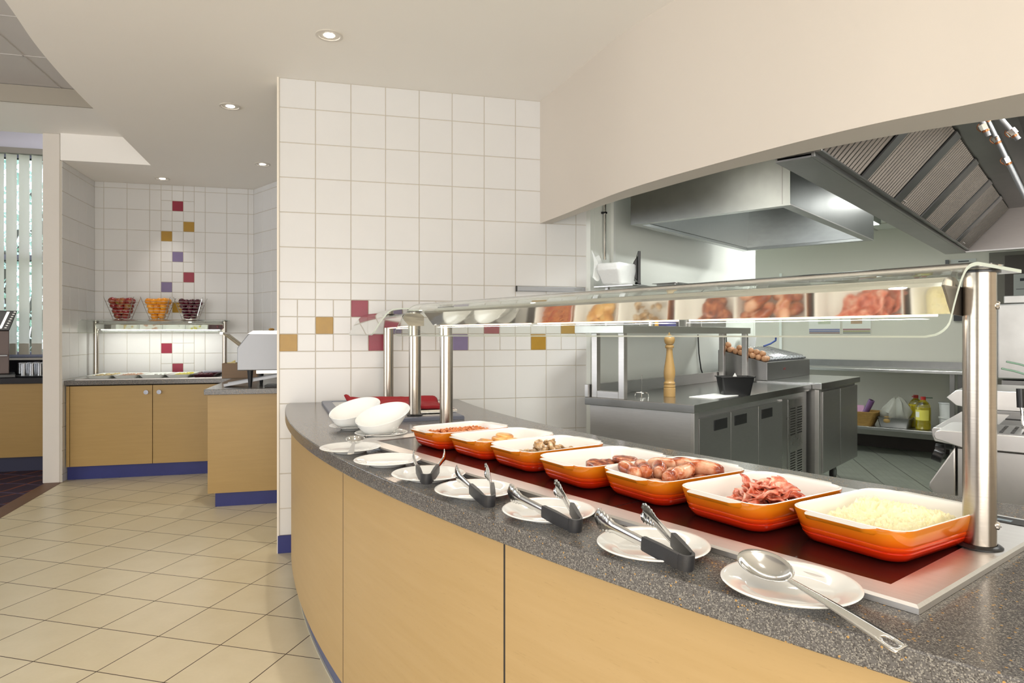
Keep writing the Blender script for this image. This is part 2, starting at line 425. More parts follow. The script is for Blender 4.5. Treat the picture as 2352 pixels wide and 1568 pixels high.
# alcove back wall
cells = []
Zb = 2.668
bc = {(1, 1): 2, (3, 2): 3, (4, 0): 3, (6, 1): 4, (8, 2): 2, (9, 0): 4, (11, 1): 3, (15, 0): 2, (17, 1): 2}
for (x0, x1) in ((-2.4, -2.2), (-2.2, -2.0), (-2.0, -1.8), (-1.8, -1.7), (-1.4, -1.3), (-1.3, -1.1), (-1.1, -0.9), (-0.9, -0.7)):
    for r in range(-1, 14): cells.append((x0, x1, Zb-0.2*(r+1), Zb-0.2*r, 1))
for h in range(3):
    for k in range(-1, 27): cells.append((-1.7+0.1*h, -1.6+0.1*h, Zb-0.1*(k+1), Zb-0.1*k, bc.get((k, h), 1)))
tiles('wall_alcove_back', cells, (0, 7.18, 0), 0, -2.28, -0.845, 0.0, 2.722, 0.12, None)
def plain_cells(L, off, zt):
    out = []; k = 0
    while off + 0.2*k < L:
        for r in range(-1, 14): out.append((off+0.2*k, off+0.2*(k+1), zt-0.2*(r+1), zt-0.2*r, 1))
        k += 1
    return out
tiles('wall_alcove_left', plain_cells(0.78, -0.04, Zb), (-2.281, 6.41, 0), R(90), 0.0, 0.79, 0.0, 2.722, 0.014, None)
tiles('wall_alcove_right', plain_cells(3.5, 0.0, Zb), (-0.845, 7.18, 0), R(-59.8), 0.0, 3.42, 0.0, 2.722, 0.05, None)

# curved cream bulkhead over the counter
ob = catmull([(1.221, 4.027), (1.267, 3.66), (1.312, 3.2), (1.362, 2.9), (1.458, 2.553), (1.596, 2.144), (1.72, 1.858), (1.846, 1.646), (1.95, 1.47), (2.16, 1.16), (2.45, 0.8)], 6)
ib = catmull([(1.292, 4.027), (1.389, 3.334), (1.475, 2.967), (1.593, 2.546), (1.702, 2.286), (1.85, 2.0), (2.006, 1.789), (2.129, 1.661), (2.33, 1.40), (2.62, 1.05)], 6)
struct('wall_bulkhead', MB().prism(ob + ib[::-1], 1.952, 2.724), M_bulk, smooth=25)

# window bay
struct('wall_window_top', MB().box(-8, 7.65, 3.09, -2.3, 7.85, 3.45), mat('lilac_wall', lin('#d3cedb'), 0.7), smooth=0)
struct('wall_window_bottom', MB().box(-8, 7.65, 0, -2.3, 7.85, 1.03), M_pillar, smooth=0)
M_wframe = mat('window_frame', lin('#8d8fa6'), 0.4)
wn = thing('window_1', None, None, (-3.4, 7.7, 1.03)); wn['kind'] = 'structure'
b = MB()
for z in (0.0, 0.97, 1.99): b.box(-1.6, -0.03, z, 1.1, 0.03, z+0.05)
b.box(-1.6, -0.05, -0.01, 1.1, 0.02, 0.015)
for x in (-1.6, -0.6, 1.05): b.box(x, -0.03, 0, x+0.05, 0.03, 2.05)
b.build('frame', M_wframe, wn, smooth=0)
b = MB(); b.box(-1.6, -0.031, 0.955, 1.1, -0.005, 0.965); b.box(-1.6, -0.031, 1.97, 1.1, -0.005, 1.985)
b.build('seal', M_black, wn, smooth=0)
MB().box(-1.55, -0.003, 0.02, 1.1, 0.003, 2.0).build('pane', M_cup, wn, smooth=0)

# kitchen shell (its own axes are turned 34 degrees)
def kstruct(name, b, m, a, bb, z=0, **kw):
    return struct(name, b, m, loc=KW(a, bb, z), rz=KR, **kw)
kstruct('wall_kitchen_left', MB().box(-0.05, 0.0, 0, 2.675, 0.12, 2.42), M_kwall, 0, 0, smooth=0)
kstruct('trim_4', MB().box(2.65, -0.006, 0, 2.683, 0.13, 2.42), mat('white_corner_trim', lin('#e9ebe4'), 0.4), 0, 0, smooth=0)
kstruct('wall_kitchen_recess', MB().box(2.56, 0.12, 0, 2.675, 2.2, 2.42), M_kwall, 0, 0, smooth=0)
b = MB(); b.box(0, -3.4, 0, 0.12, 2.2, 2.42)
kstruct('wall_kitchen_back', b, mat('kitchen_back_wall', lin('#cdcabd'), 0.5, var=0.03, vscale=2), 4.7, 0, smooth=0)
kstruct('baseboard_kitchen', MB().box(-0.012, -1.58, 0, 0, 2.2, 0.13), mat('dark_skirting', lin('#3a3029'), 0.6, var=0.2, vscale=6), 4.7, 0, smooth=0)
kstruct('wall_kitchen_right', MB().box(-0.4, -3.5, 0, 4.8, -3.38, 2.42), M_kwall, 0, 0, smooth=0)
b = MB(); b.prism([(-0.02, 0.0), (-0.5, -0.45), (-0.78, -1.1), (-0.84, -1.5), (-0.84, -2.26), (-0.78, -3.04), (-0.7, -3.5), (4.8, -3.5), (4.8, 2.2), (0, 2.2)], 2.42, 2.52)
kstruct('ceiling', b, mat('kitchen_ceiling', lin('#d6d8cf'), 0.7), 0, 0, smooth=0)
b = MB()
for k in range(1, 8):
    b.box(0.6*k+0.0, -3.3, 2.412, 0.6*k+0.02, 2.0, 2.42); 
for k in range(-5, 4): b.box(0.3, 0.6*k, 2.412, 4.7, 0.6*k+0.02, 2.42)
kstruct('trim_5', b, mat('ceiling_grid', lin('#b9b7ab'), 0.5), 0, 0, smooth=0)
kstruct('trim_6', MB().box(4.685, 0.445, 0.95, 4.7, 0.475, 2.0), M_kwall, 0, 0, smooth=0)
# door in the back wall
dr = thing('door_1', None, None, KW(4.7, 1.62), KR); dr['kind'] = 'structure'
MB().box(-0.03, -1.0, 0, 0, 0, 2.08).build('frame', mat('door_frame', lin('#6a665b'), 0.5), dr, smooth=0)
MB().box(-0.045, -0.95, 0, -0.03, -0.13, 2.04).build('leaf', mat('dark_door', lin('#3d352d'), 0.5, var=0.1), dr, smooth=0)
MB().cyl((-0.06, -0.2, 1.0), (-0.06, -0.32, 1.0), 0.01).build('door_handle', M_steel, dr)

# ------------------------------------------------------------------ ceiling downlights
def downlight(x, y, label, power, aim=(0, 0, 0), z=2.722, lamp=True):
    t = thing('ceiling_downlight', label, 'light', (x, y, z), group='recessed ceiling downlights')
    MB().lathe([(0.066, 0.0), (0.066, -0.004), (0.060, -0.006), (0.052, -0.005), (0.050, -0.0015), (0.030, -0.001)], 40, cap0=False, cap1=False).build('trim_ring', mat('downlight_ring', lin('#d8d2c8'), 0.35, 0.2), t)
    MB().lathe([(0.0, -0.004), (0.022, -0.004), (0.026, -0.001)], 24, cap0=False, cap1=False).build('lamp', M_bulb, t)
    spot('downlight_beam', (x, y, z-0.012), power, (1.0, 0.94, 0.86), 62, 0.7, 0.02, aim)
downlight(-0.052, 3.397, 'recessed ceiling light nearest the camera, above the white tiled wall', 26)
downlight(-0.686, 4.610, 'recessed ceiling light over the passage, second from the camera', 26)
downlight(-0.649, 6.104, 'recessed ceiling light beside the tiled wall edge, above the toaster', 20)
downlight(-1.622, 6.900, 'farthest recessed ceiling light, above the fruit baskets', 16)
for x, y in ((0.45, 1.35), (-0.9, 2.2), (0.15, 2.4)):
    spot('downlight_beam', (x, y, 2.71), 13, (1.0, 0.94, 0.86), 70, 0.8, 0.03)
# dining side walls behind the camera
struct('wall_dining_back', MB().box(-8, -2.6, 0, 3.4, -2.5, 3.2), M_wall, smooth=0)
struct('wall_dining_left', MB().box(-8.1, -2.6, 0, -8.0, 7.9, 3.45), M_wall, smooth=0)
struct('wall_kitchen_near', MB().box(3.3, -2.6, 0, 3.4, 1.0, 2.8), M_wall, smooth=0)
# ------------------------------------------------------------------ main curved counter
FC = (6.204, 4.108); FRD = 6.4976; BC = (6.731, 4.226); BRD = 6.039
def fpt(y, inset=0.0):
    r = FRD - inset; return (FC[0] - math.sqrt(r*r - (y-FC[1])**2), y)
def bpt(y, inset=0.0):
    r = BRD + inset; return (BC[0] - math.sqrt(r*r - (y-BC[1])**2), y)
ys = [4.012 - (4.012 - 0.02) * i / 60 for i in range(61)]
front = [fpt(y) for y in ys]; back = [bpt(y) for y in ys]
front[0] = (front[0][0] + 0.012, front[0][1])
poly = front + back[::-1]
ct = MB().prism(poly, 0.815, 0.858).build('counter_worktop', M_counter, smooth=25, bevel=0.003)
tag(ct, 'long curved grey speckled worktop under the orange dishes', 'worktop')
cb = thing('serving_counter', 'curved maple-fronted serving counter below the grey speckled worktop', 'counter', (0.3, 2.2, 0))
def curved_panel(y0, y1, inset, z0, z1, th=0.018, n=20):
    ys = [y0 + (y1-y0)*i/n for i in range(n+1)]
    a = [fpt(y, inset) for y in ys]; c = [fpt(y, inset+th) for y in ys]
    m = Matrix.Translation((-0.3, -2.2, 0))
    return MB().prism(a + c[::-1], z0, z1, m)
for y0, y1 in ((4.005, 2.253), (2.247, 1.384), (1.378, 0.62), (0.614, 0.1)):
    curved_panel(y0, y1, 0.03, 0.104, 0.808).build('front_panel', M_wood, cb, smooth=25)
for y_ in (2.25, 1.381, 0.617): curved_panel(y_-0.0035, y_+0.0035, 0.0303, 0.104, 0.808, 0.01, 1).build('panel_joint', M_darkgap, cb, smooth=0)
curved_panel(4.005, 0.1, 0.055, 0.104, 0.8149, 0.01, 40).build('carcass', M_darkgap, cb, smooth=25)
curved_panel(4.005, 0.1, 0.062, 0.0, 0.104, 0.012, 40).build('kickboard', mat('slate_blue_kickboard', lin('#545a78'), 0.45, var=0.15), cb, smooth=25)
curved_panel(4.005, 0.1, 0.056, 0.0, 0.006, 0.012, 40).build('floor_edging', mat('pale_sealant', lin('#b7b2a4'), 0.6), cb, smooth=25)
ysb = [4.0 - 3.8*i/30 for i in range(31)]
bp = [bpt(y, 0.03) for y in ysb] + [bpt(y, 0.05) for y in ysb][::-1]
MB().prism(bp, 0.0, 0.8149, Matrix.Translation((-0.3, -2.2, 0))).build('back_panel', M_ksteel, cb, smooth=25)

# ------------------------------------------------------------------ carvery unit set in the worktop (local x = inwards, y = away along the front)
CP = (0.779, 0.755); CR = R(23.17)
cu = (-0.3935, 0.9193); cv = (0.9193, 0.3935)
def CW(x, y, z=0.0): return (CP[0] + x*cv[0] + y*cu[0], CP[1] + x*cv[1] + y*cu[1], z)
def frame_mb(W, L, fx0, fx1, fy0, fy1, z0, z1):
    b = MB()
    o = [(0, 0), (W, 0), (W, L), (0, L)]; i = [(fx0, fy0), (W-fx1, fy0), (W-fx1, L-fy1), (fx0, L-fy1)]
    e = 0.004
    oi = [(e, e), (W-e, e), (W-e, L-e), (e, L-e)]
    R0 = [[(x, y, z0) for x, y in o], [(x, y, z1-e) for x, y in o], [(x, y, z1) for x, y in oi], [(x, y, z1-0.0008) for x, y in i], [(x, y, z0) for x, y in i]]
    b.rings(R0, True); b.rings([R0[4], R0[0]], True); return b
hp = thing('hot_plate', 'long dark hot plate in a brushed steel surround under the orange dishes', 'hot plate', CW(0, 0, 0.8585), CR)
frame_mb(0.652, 1.875, 0.058, 0.10, 0.061, 0.08, 0, 0.0125).build('surround', M_frame, hp, smooth=25)
MB().box(0.0575, 0.0605, 0.002, 0.5525, 0.64, 0.0095).build('glass_plate', M_hot, hp, smooth=0)
MB().box(0.0575, 0.643, 0.002, 0.5525, 1.22, 0.0095).build('glass_plate', M_hot, hp, smooth=0)
MB().box(0.0575, 1.223, 0.002, 0.5525, 1.7955, 0.0095).build('glass_plate', M_hot, hp, smooth=0)
MB().box(0.055, 0.640, 0.001, 0.5525, 1.2235, 0.0085).build('joint_strip', M_frame, hp, smooth=0)
b = MB(); b.box(0.585, 0.03, 0.0125, 0.635, 0.17, 0.0135); 
b.build('control_panel', M_black, hp, smooth=0)
MB().box(0.598, 0.06, 0.0135, 0.612, 0.085, 0.0138).build('display', mat('grey_display', lin('#8fa0ad'), 0.2), hp, smooth=0)

def post(name, root, x, y, z0, z1, r, mat_=None):
    p = MB().cyl((x, y, z0), (x, y, z1), r, 40).build(name, mat_ or M_post, root)
    MB().lathe([(r+0.010, 0), (r+0.010, 0.002), (r+0.006, 0.005), (r+0.001, 0.006)], 40, Matrix.Translation((x, y, z0)), cap0=True, cap1=False).build('base_ring', M_black, p)
    MB().lathe([(r+0.008, 0), (r+0.009, 0.0025), (r+0.003, 0.005), (0.0, 0.0055)], 40, Matrix.Translation((x, y, z1+0.006)), cap0=True, cap1=False).build('cap', M_chrome, p)
    MB().lathe([(r+0.006, -0.004), (r+0.006, -0.0005)], 40, Matrix.Translation((x, y, z1)), cap0=True, cap1=True).build('collar', M_black, p)
    return p
def glass_sheet(prof, L, r=0.03, t=0.006):
    # prof: list of (x,z) from lower front edge to back edge, extruded along y with rounded lower corners
    n = len(prof); N = []
    for i in range(n):
        a = prof[max(i-1, 0)]; c = prof[min(i+1, n-1)]; dx, dz = c[0]-a[0], c[1]-a[1]; d = math.hypot(dx, dz)
        N.append((-dz/d, dx/d))
    s = [0]
    for i in range(1, n): s.append(s[-1] + math.hypot(prof[i][0]-prof[i-1][0], prof[i][1]-prof[i-1][1]))
    def inset(d): return r - math.sqrt(max(0, r*r - (r-d)**2)) if d < r else 0.0
    rings = []
    b = MB(); top = []; bot = []
    M = 14
    for i in range(n):
        q = inset(s[i])
        row_t = []; row_b = []
        for j in range(M+1):
            y = q + (L-2*q)*j/M
            row_t.append((prof[i][0]+N[i][0]*t/2, y, prof[i][1]+N[i][1]*t/2)); row_b.append((prof[i][0]-N[i][0]*t/2, y, prof[i][1]-N[i][1]*t/2))
        top.append(row_t); bot.append(row_b)
    VT = [[b.bm.verts.new(p) for p in r_] for r_ in top]; VB = [[b.bm.verts.new(p) for p in r_] for r_ in bot]
    F = b.bm.faces.new
    for i in range(n-1):
        for j in range(M):
            F((VT[i][j], VT[i+1][j], VT[i+1][j+1], VT[i][j+1])); F((VB[i][j], VB[i][j+1], VB[i+1][j+1], VB[i+1][j]))
        F((VT[i][0], VB[i][0], VB[i+1][0], VT[i+1][0])).material_index = 1; F((VT[i][M], VT[i+1][M], VB[i+1][M], VB[i][M])).material_index = 1
    for j in range(M):
        F((VT[0][j], VT[0][j+1], VB[0][j+1], VB[0][j])).material_index = 1; F((VT[n-1][j], VB[n-1][j], VB[n-1][j+1], VT[n-1][j+1])).material_index = 1
    return b
M_gedge = mat('pale_lit_glass_edge', lin('#dfe9dc'), 0.4, Transmission_Weight=0.3)  # polished edge made pale, with lamp glow put into its colour
def guard_profile(x0, x1, z0, z1):
    # lower front edge (x0,z0) rising steeply then curving to the flat top reaching x1
    P = [(x0, z0), (x0+0.03, z0+0.05), (x0+0.058, z0+0.088), (x0+0.085, z0+0.110), (x0+0.12, z1-0.0015), (x0+0.16, z1), (x0+0.25, z1), (x1, z1)]
    P0 = [(x0 + (P[1][0]-x0)*k, z0 + (P[1][1]-z0)*k) for k in (0, 0.06, 0.12, 0.2, 0.3, 0.42, 0.55, 0.75)]
    return P0 + catmull(P[1:], 4)
def light_box(x0, x1, y0, y1, z0, z1):
    prof = [(x0+0.038*(z1-z0)/0.05, z0), (x0, z1-0.006)] + [((x0+x1)/2 + (x0-x1)/2*math.cos(PI*k/10), z1-0.006+0.022*math.sin(PI*k/10)) for k in range(1, 10)] + [(x1, z1-0.006), (x1, z0)]
    return MB().prism([(p[0], p[1]) for p in prof], y0, y1, axis='y')
gt = thing('heated_gantry', 'long curved glass sneeze guard on steel posts above the orange dishes', 'serving gantry', CW(0, 0, 0.871), CR)
H = 0.871
pz = 1.362 - H
post('post', gt, 0.374, 0.044, 0.0, pz, 0.0257); post('post', gt, 0.374, 1.832, 0.0, pz, 0.0257)
glass_sheet([(x, z-H) for x, z in guard_profile(0.1325, 0.485, 1.245, 1.3655)], 1.80).build('glass_guard', [M_glass, M_gedge], gt, smooth=50).location = (0, 0.012, 0)
light_box(0.285, 0.37, 0.072, 1.845, 1.284-H, 1.338-H).build('lamp_housing', M_chrome, gt, smooth=25)
b = MB(); b.prism([(0.325, 1.284-H), (0.284, 1.334-H), (0.371, 1.334-H), (0.371, 1.282-H)], 0.068, 0.0722, axis='y')
b.build('housing_end', mat('dark_anodised', (0.16, 0.14, 0.12), 0.35, 0.8), gt, smooth=0)
for k in range(3):
    y0 = 0.10 + 0.585*k
    MB().cyl((0.345, y0, 1.2830-H), (0.345, y0+0.55, 1.2830-H), 0.0028, 12).build('heat_lamp', M_heat, gt)
for k in range(3):
    x, y, z = CW(0.340, 0.38 + 0.585*k, 1.276)
    area('heat_lamp_light', (x, y, z), 0.05, 0.52, 0.8, (1.0, 0.92, 0.83), (0, 0, CR))
b = MB()
for (y, z) in ((0.044, 1.30), (0.044, 0.912), (1.832, 1.325)):
    q = Matrix.Translation((0.374+0.0257*math.cos(R(-78)), y+0.0257*math.sin(R(-78)), z-H)) @ Matrix.Rotation(R(-78), 4, 'Z') @ Matrix.Rotation(R(90), 4, 'Y')
    b.lathe([(0.0075, -0.001), (0.0075, 0.0025), (0.006, 0.004), (0.003, 0.004), (0.003, 0.0025), (0, 0.0025)], 20, q)
    b.build('bolt', M_chrome, gt); b = MB()

# ------------------------------------------------------------------ second gantry with the napkin tray at the wall end
G2 = (0.338, 3.125); dx, dy = -0.072, 0.741; gl = math.hypot(dx, dy)
G2R = math.atan2(-dx, dy)   # local y runs from the near post to the far post
un = thing('second_food_well', 'flat steel covered well with raised blue-grey edge at the wall end', 'food well', (-0.015, 2.99, 0.8585), R(5.3))
frame_mb(0.575, 0.94, 0.05, 0.04, 0.05, 0.05, 0, 0.016).build('surround', mat('blue_grey_edge', lin('#707584'), 0.35, 0.4), un, smooth=25)
MB().box(0.05, 0.05, 0.001, 0.535, 0.89, 0.013).build('cover', M_steelh, un, smooth=0)
g2 = thing('second_gantry', 'shorter curved glass sneeze guard on steel posts against the tiled wall', 'serving gantry', (*G2, 0.8745), G2R)
H2 = 0.8745
post('post', g2, 0, 0, 0, 1.362-H2, 0.0285); post('post', g2, 0, gl-0.01, 0, 1.362-H2, 0.0285)
glass_sheet([(x, z-H2) for x, z in guard_profile(-0.215, 0.12, 1.248, 1.3655)], 0.93).build('glass_guard', [M_glass, M_gedge], g2, smooth=50).location = (0, -0.13, 0)
light_box(-0.07, 0.035, -0.05, gl+0.03, 1.288-H2, 1.336-H2).build('lamp_housing', M_chrome, g2, smooth=25)
x, y = G2[0]+dx/2-0.02, G2[1]+dy/2
area('heat_lamp_light', (x, y, 1.278), 0.05, 0.6, 0.9, (1.0, 0.8, 0.62), (0, 0, G2R))
MB().cyl((0.0, 0.05, 1.2872-H2), (0.0, gl-0.05, 1.2872-H2), 0.003, 12).build('heat_lamp', M_heat, g2)

# steel tray holding the red cloth
tr = thing('steel_tray', 'shallow steel tray under the red cloth', 'tray', (0.275, 3.32, 0.8750), R(3))
MB().box(-0.265, -0.155, 0, 0.265, 0.27, 0.008).build('tray_body', M_steelh, tr, smooth=0, bevel=0.002)
b = MB(); b.tube([(-0.262, -0.15, 0.01), (0.262, -0.15, 0.01), (0.268, 0.27, 0.01), (-0.268, 0.27, 0.01)], 0.005, 8, True); b.build('rolled_rim', M_chrome, tr)
def cloth_pt(i, j):
    x = -0.245 + 0.475*i; y = -0.135 + 0.36*j
    z = 0.032 + 0.012*noise.noise(Vector((x*7, y*9, 0))) + 0.006*noise.noise(Vector((x*22, y*18, 3)))
    if i < 0.06: z += 0.02 * (0.06-i)/0.06 + 0.006*j
    x += 0.02*math.sin(y*14)*(1-i)
    z += 0.018 * max(0, j-0.85)/0.15
    e = min(i, 1-i, j)
    if e < 0.03: z -= 0.014*(0.03-e)/0.03
    if i > 0.6: y -= 0.12*(i-0.6)*j
    return Vector((x, y, z))
b = MB(); b.grid(44, 40, cloth_pt)
o = b.build('red_cloth', mat('red_napkin_cloth', lin('#8a0f1b'), 0.9, var=0.1, vscale=12, bump=0.2, bscale=700), loc=(0.275, 3.32, 0.8755), rz=R(3), smooth=80)
sm = o.modifiers.new('thick', 'SOLIDIFY'); sm.thickness = 0.012; sm.offset = -1
tag(o, 'folded red cloth lying on the tray behind the white bowls', 'cloth')
b = MB(); b.grid(20, 20, lambda i, j: Vector((-0.27+0.12*i, -0.13+0.3*j, 0.018+0.006*noise.noise(Vector((i*6, j*5, 2)))-0.01*(1-i))))
o = b.build('grey_cloth', mat('grey_cloth', lin('#76808c'), 0.85, bump=0.2, bscale=600), loc=(0.275, 3.32, 0.8755), rz=R(3), smooth=80)
sm = o.modifiers.new('thick', 'SOLIDIFY'); sm.thickness = 0.005; sm.offset = -1
tag(o, 'grey cloth edge showing under the left side of the red cloth', 'cloth')
# ------------------------------------------------------------------ orange enamel dishes
def m_volc():
    m = bpy.data.materials.new('orange_red_enamel'); t = NT(m); tc = t.new('ShaderNodeTexCoord')
    sp = t.new('ShaderNodeSeparateXYZ'); t.link(tc.outputs['Object'], sp.inputs[0])
    z = t.math('ADD', t.math('MULTIPLY', sp.outputs[2], 1/0.064), t.math('MULTIPLY', t.math('SUBTRACT', t.noise(tc.outputs['Object'], 14, 3), 0.5), 0.18))
    c = t.ramp(z, [(0.02, lin('#a81605')), (0.33, lin('#cf2f07')), (0.55, lin('#d9600b')), (0.8, lin('#cc7413')), (1.0, lin('#c26c12'))])
    t.link(c, t.b.inputs['Base Color']); t.b.inputs['Roughness'].default_value = 0.12
    t.b.inputs['Coat Weight'].default_value = 0.5
    return m
M_volc = m_volc()
HX, HY, HZ = 0.147, 0.1095, 0.061
def dish_body():
    b = MB()
    def ring(inx, r, z): return [(p[0], p[1], z) for p in rrect(HX - inx, HY - inx, r, 7)]
    outer = [ring(0.030, 0.025, 0.0), ring(0.020, 0.034, 0.003), ring(0.0135, 0.04, 0.011), ring(0.0105, 0.041, 0.017), ring(0.0118, 0.041, 0.0185), ring(0.009, 0.042, 0.021), ring(0.0075, 0.042, 0.027), ring(0.009, 0.042, 0.0285), ring(0.006, 0.042, 0.031), ring(0.003, 0.042, 0.045), ring(0.0005, 0.042, HZ-0.004), ring(0.0008, 0.042, HZ-0.001)]
    inner = [ring(0.0008, 0.042, HZ-0.001), ring(0.0028, 0.04, HZ), ring(0.0055, 0.038, HZ-0.0012), ring(0.0075, 0.037, HZ-0.006), ring(0.013, 0.036, 0.022), ring(0.018, 0.034, 0.011), ring(0.030, 0.028, 0.0065)]
    b.mi = 0; b.rings(outer, True, cap0=True)
    b.mi = 1; b.rings(inner, True, cap1=True)
    return b
def handle_mb(sg):
    # flat lug below the rim on a short side
    b = MB(); N = 20; zt = HZ - 0.0022
    top = []; bot = []; tin = []; bin_ = []
    for k in range(N+1):
        y = -0.066 + 0.132*k/N; e = min(1, (0.066-abs(y))/0.011); e = max(0, e); s_ = e*e*(3-2*e)
        x = HX - 0.003 + 0.023*s_
        top.append((sg*x, y, zt)); bot.append((sg*(x-0.005*s_), y, zt-0.008)); tin.append((sg*(HX-0.006), y, zt+0.0012)); bin_.append((sg*(HX-0.006), y, zt-0.014))
    b.mi = 1; b.rings([tin, top], False); b.mi = 0; b.rings([top, bot, bin_], False)
    return b
def make_dish(label, loc, rz):
    t = thing('baking_dish', label, 'dish', loc, rz, 'orange enamel dishes on the hot plate')
    dish_body().build('dish_body', [M_volc, M_enamel], t, smooth=50)
    for sg in (-1, 1): handle_mb(sg).build('handle', [M_volc, M_enamel], t, smooth=50)
    return t
DZ = 0.8585 + 0.0100
DISH = [  # x (inwards), y (along the front), turn, label
    (0.262, 1.560, -2, 'orange dish of baked beans, farthest of the seven in the row'),
    (0.272, 1.330, -2, 'orange dish with a few fried slices, second from the far end'),
    (0.272, 1.108, -3, 'orange dish of mushrooms in the row'),
    (0.255, 0.862, -6, 'orange dish of browned patties in the middle of the row'),
    (0.272, 0.642, -6, 'orange dish heaped with glazed sausages'),
    (0.262, 0.404, -5, 'orange dish of bacon rashers beside the scrambled egg dish'),
    (0.290, 0.166, -6, 'orange dish of yellow scrambled egg nearest the camera')]
dishes = []; d0 = None
for (x, y, rr, lab) in DISH:
    L = CW(x, y, DZ)
    if d0 is None: d0 = make_dish(lab, L, CR + R(rr)); dishes.append(d0)
    else: dishes.append(dup(d0, L, CR + R(rr), lab))
def DW(i, x, y, z):   # point in dish i
    x0, y0, rr, _ = DISH[i]; a = CR + R(rr); L = CW(x0, y0, DZ)
    return (L[0] + x*math.cos(a) - y*math.sin(a), L[1] + x*math.sin(a) + y*math.cos(a), DZ + z)
def DR(i): return CR + R(DISH[i][2])
ix, iy = HX - 0.0185, HY - 0.0185
def clampr(x, y, r=0.034):
    sx, sy = math.copysign(1, x), math.copysign(1, y); dx, dy = abs(x)-(ix-r), abs(y)-(iy-r)
    if dx > 0 and dy > 0:
        d = math.hypot(dx, dy); m = max(dx, dy); dx, dy = dx*m/d, dy*m/d; return sx*(ix-r+dx), sy*(iy-r+dy)
    return x, y
# scrambled egg
def inside(x, y, hx, hy, r):
    dx = max(abs(x)-(hx-r), 0); dy = max(abs(y)-(hy-r), 0); return r - math.hypot(dx, dy)
def egg(i, j):
    x, y = clampr(-ix + 2*ix*i, -iy + 2*iy*j)
    k = max(0, inside(x, y, ix, iy, 0.034)); m = min(1, k/0.02)
    big = noise.noise(Vector((x*16, y*16, 0.3))); sm_ = abs(noise.noise(Vector((x*75, y*75, 1)))); s2 = abs(noise.noise(Vector((x*150, y*150, 4))))
    cx = math.exp(-((x-0.05)/0.055)**2 - ((y-0.0)/0.09)**2); lft = min(1, max(0, (x+ix-0.004)/0.03))
    h = 0.027 + 0.010*big + 0.016*cx + 0.014*sm_ + 0.009*s2 + 0.004*(y<0)
    return Vector((x, y, 0.0085 + h*(0.25+0.75*m)*(0.35+0.65*lft)))
b = MB(); b.grid(150, 130, egg)
m = bpy.data.materials.new('scrambled_egg'); t = NT(m); v = t.coord()
t.link(t.mix(t.noise(v, 60, 4), lin('#efe2a4'), lin('#fbf6dc')), t.b.inputs['Base Color']); t.b.inputs['Roughness'].default_value = 0.35
t.b.inputs['Subsurface Weight'].default_value = 0.15; t.b.inputs['Subsurface Radius'].default_value = (0.01, 0.008, 0.004); t.b.inputs['Subsurface Scale'].default_value = 0.3
t.bump(t.noise(v, 260, 4), 0.5, 0.002)
o = b.build('scrambled_egg', m, loc=DW(6, 0, 0, 0), rz=DR(6), smooth=80)
tag(o, 'fluffy pale yellow scrambled egg filling the nearest orange dish', 'scrambled egg', kind='stuff')
# baked beans
b = MB()
def sauce(i, j):
    x, y = clampr(-ix + 2*ix*i, -iy + 2*iy*j); k = max(0, inside(x, y, ix, iy, 0.034)); mm = min(1, k/0.012)
    return Vector((x, y, 0.010 + 0.030*mm + 0.003*noise.noise(Vector((x*20, y*20, 0)))))
b.mi = 0; b.grid(30, 26, sauce); b.mi = 1
rb = random.Random(3)
for k in range(420):
    x = rb.uniform(-ix+0.014, ix-0.014); y = rb.uniform(-iy+0.014, iy-0.014)
    b.ball((x, y, 0.0415+rb.uniform(-0.001, 0.004)+0.004*math.exp(-(x*x+y*y)/0.005)), 0.0048, 1, (1.4, 0.9, 0.8), Matrix.Rotation(rb.uniform(0, PI), 3, 'Z'))
o = b.build('baked_beans', [mat('tomato_sauce', lin('#c4532a'), 0.15), mat('baked_bean', lin('#cf7a3c'), 0.2, var=0.2, vscale=30)], loc=DW(0, 0, 0, 0), rz=DR(0), smooth=80)
tag(o, 'baked beans in orange tomato sauce filling the farthest orange dish', 'baked beans', kind='stuff')

def food_mat(name, stops, scale, rough=0.25, bsc=120, coat=0.3):
    m = bpy.data.materials.new(name); t = NT(m); v = t.coord(); oi = t.new('ShaderNodeObjectInfo')
    ad = t.new('ShaderNodeVectorMath', operation='ADD'); t.link(v, ad.inputs[0])
    cb = t.new('ShaderNodeCombineXYZ'); r_ = t.math('MULTIPLY', oi.outputs['Random'], 17.0)
    for k in range(3): t.link(r_, cb.inputs[k])
    t.link(cb.outputs[0], ad.inputs[1])
    f = t.noise(ad.outputs[0], scale, 4, 0.55)
    t.link(t.ramp(f, stops), t.b.inputs['Base Color']); t.b.inputs['Roughness'].default_value = rough
    t.b.inputs['Coat Weight'].default_value = coat
    t.bump(t.noise(ad.outputs[0], bsc, 4), 0.35, 0.0015)
    return m
M_saus = food_mat('sausage_skin', [(0.36, lin('#7d2f12')), (0.46, lin('#b0572c')), (0.56, lin('#d69a76')), (0.7, lin('#e2b598'))], 26)
M_bacon = food_mat('bacon', [(0.35, lin('#a63d22')), (0.46, lin('#d0603f')), (0.55, lin('#e08e74')), (0.66, lin('#efc3ab'))], 42, 0.3)
M_mush = food_mat('fried_mushroom', [(0.3, lin('#6b4a26')), (0.5, lin('#b18752')), (0.7, lin('#ecdcc0'))], 40, 0.3)
M_patty = food_mat('browned_patty', [(0.35, lin('#5e2412')), (0.5, lin('#9c4a2a')), (0.68, lin('#cf8a5e'))], 70, 0.3, 200)
M_potato = food_mat('fried_slice', [(0.3, lin('#a9591f')), (0.48, lin('#dd9f4d')), (0.7, lin('#f3cd86'))], 22, 0.3)
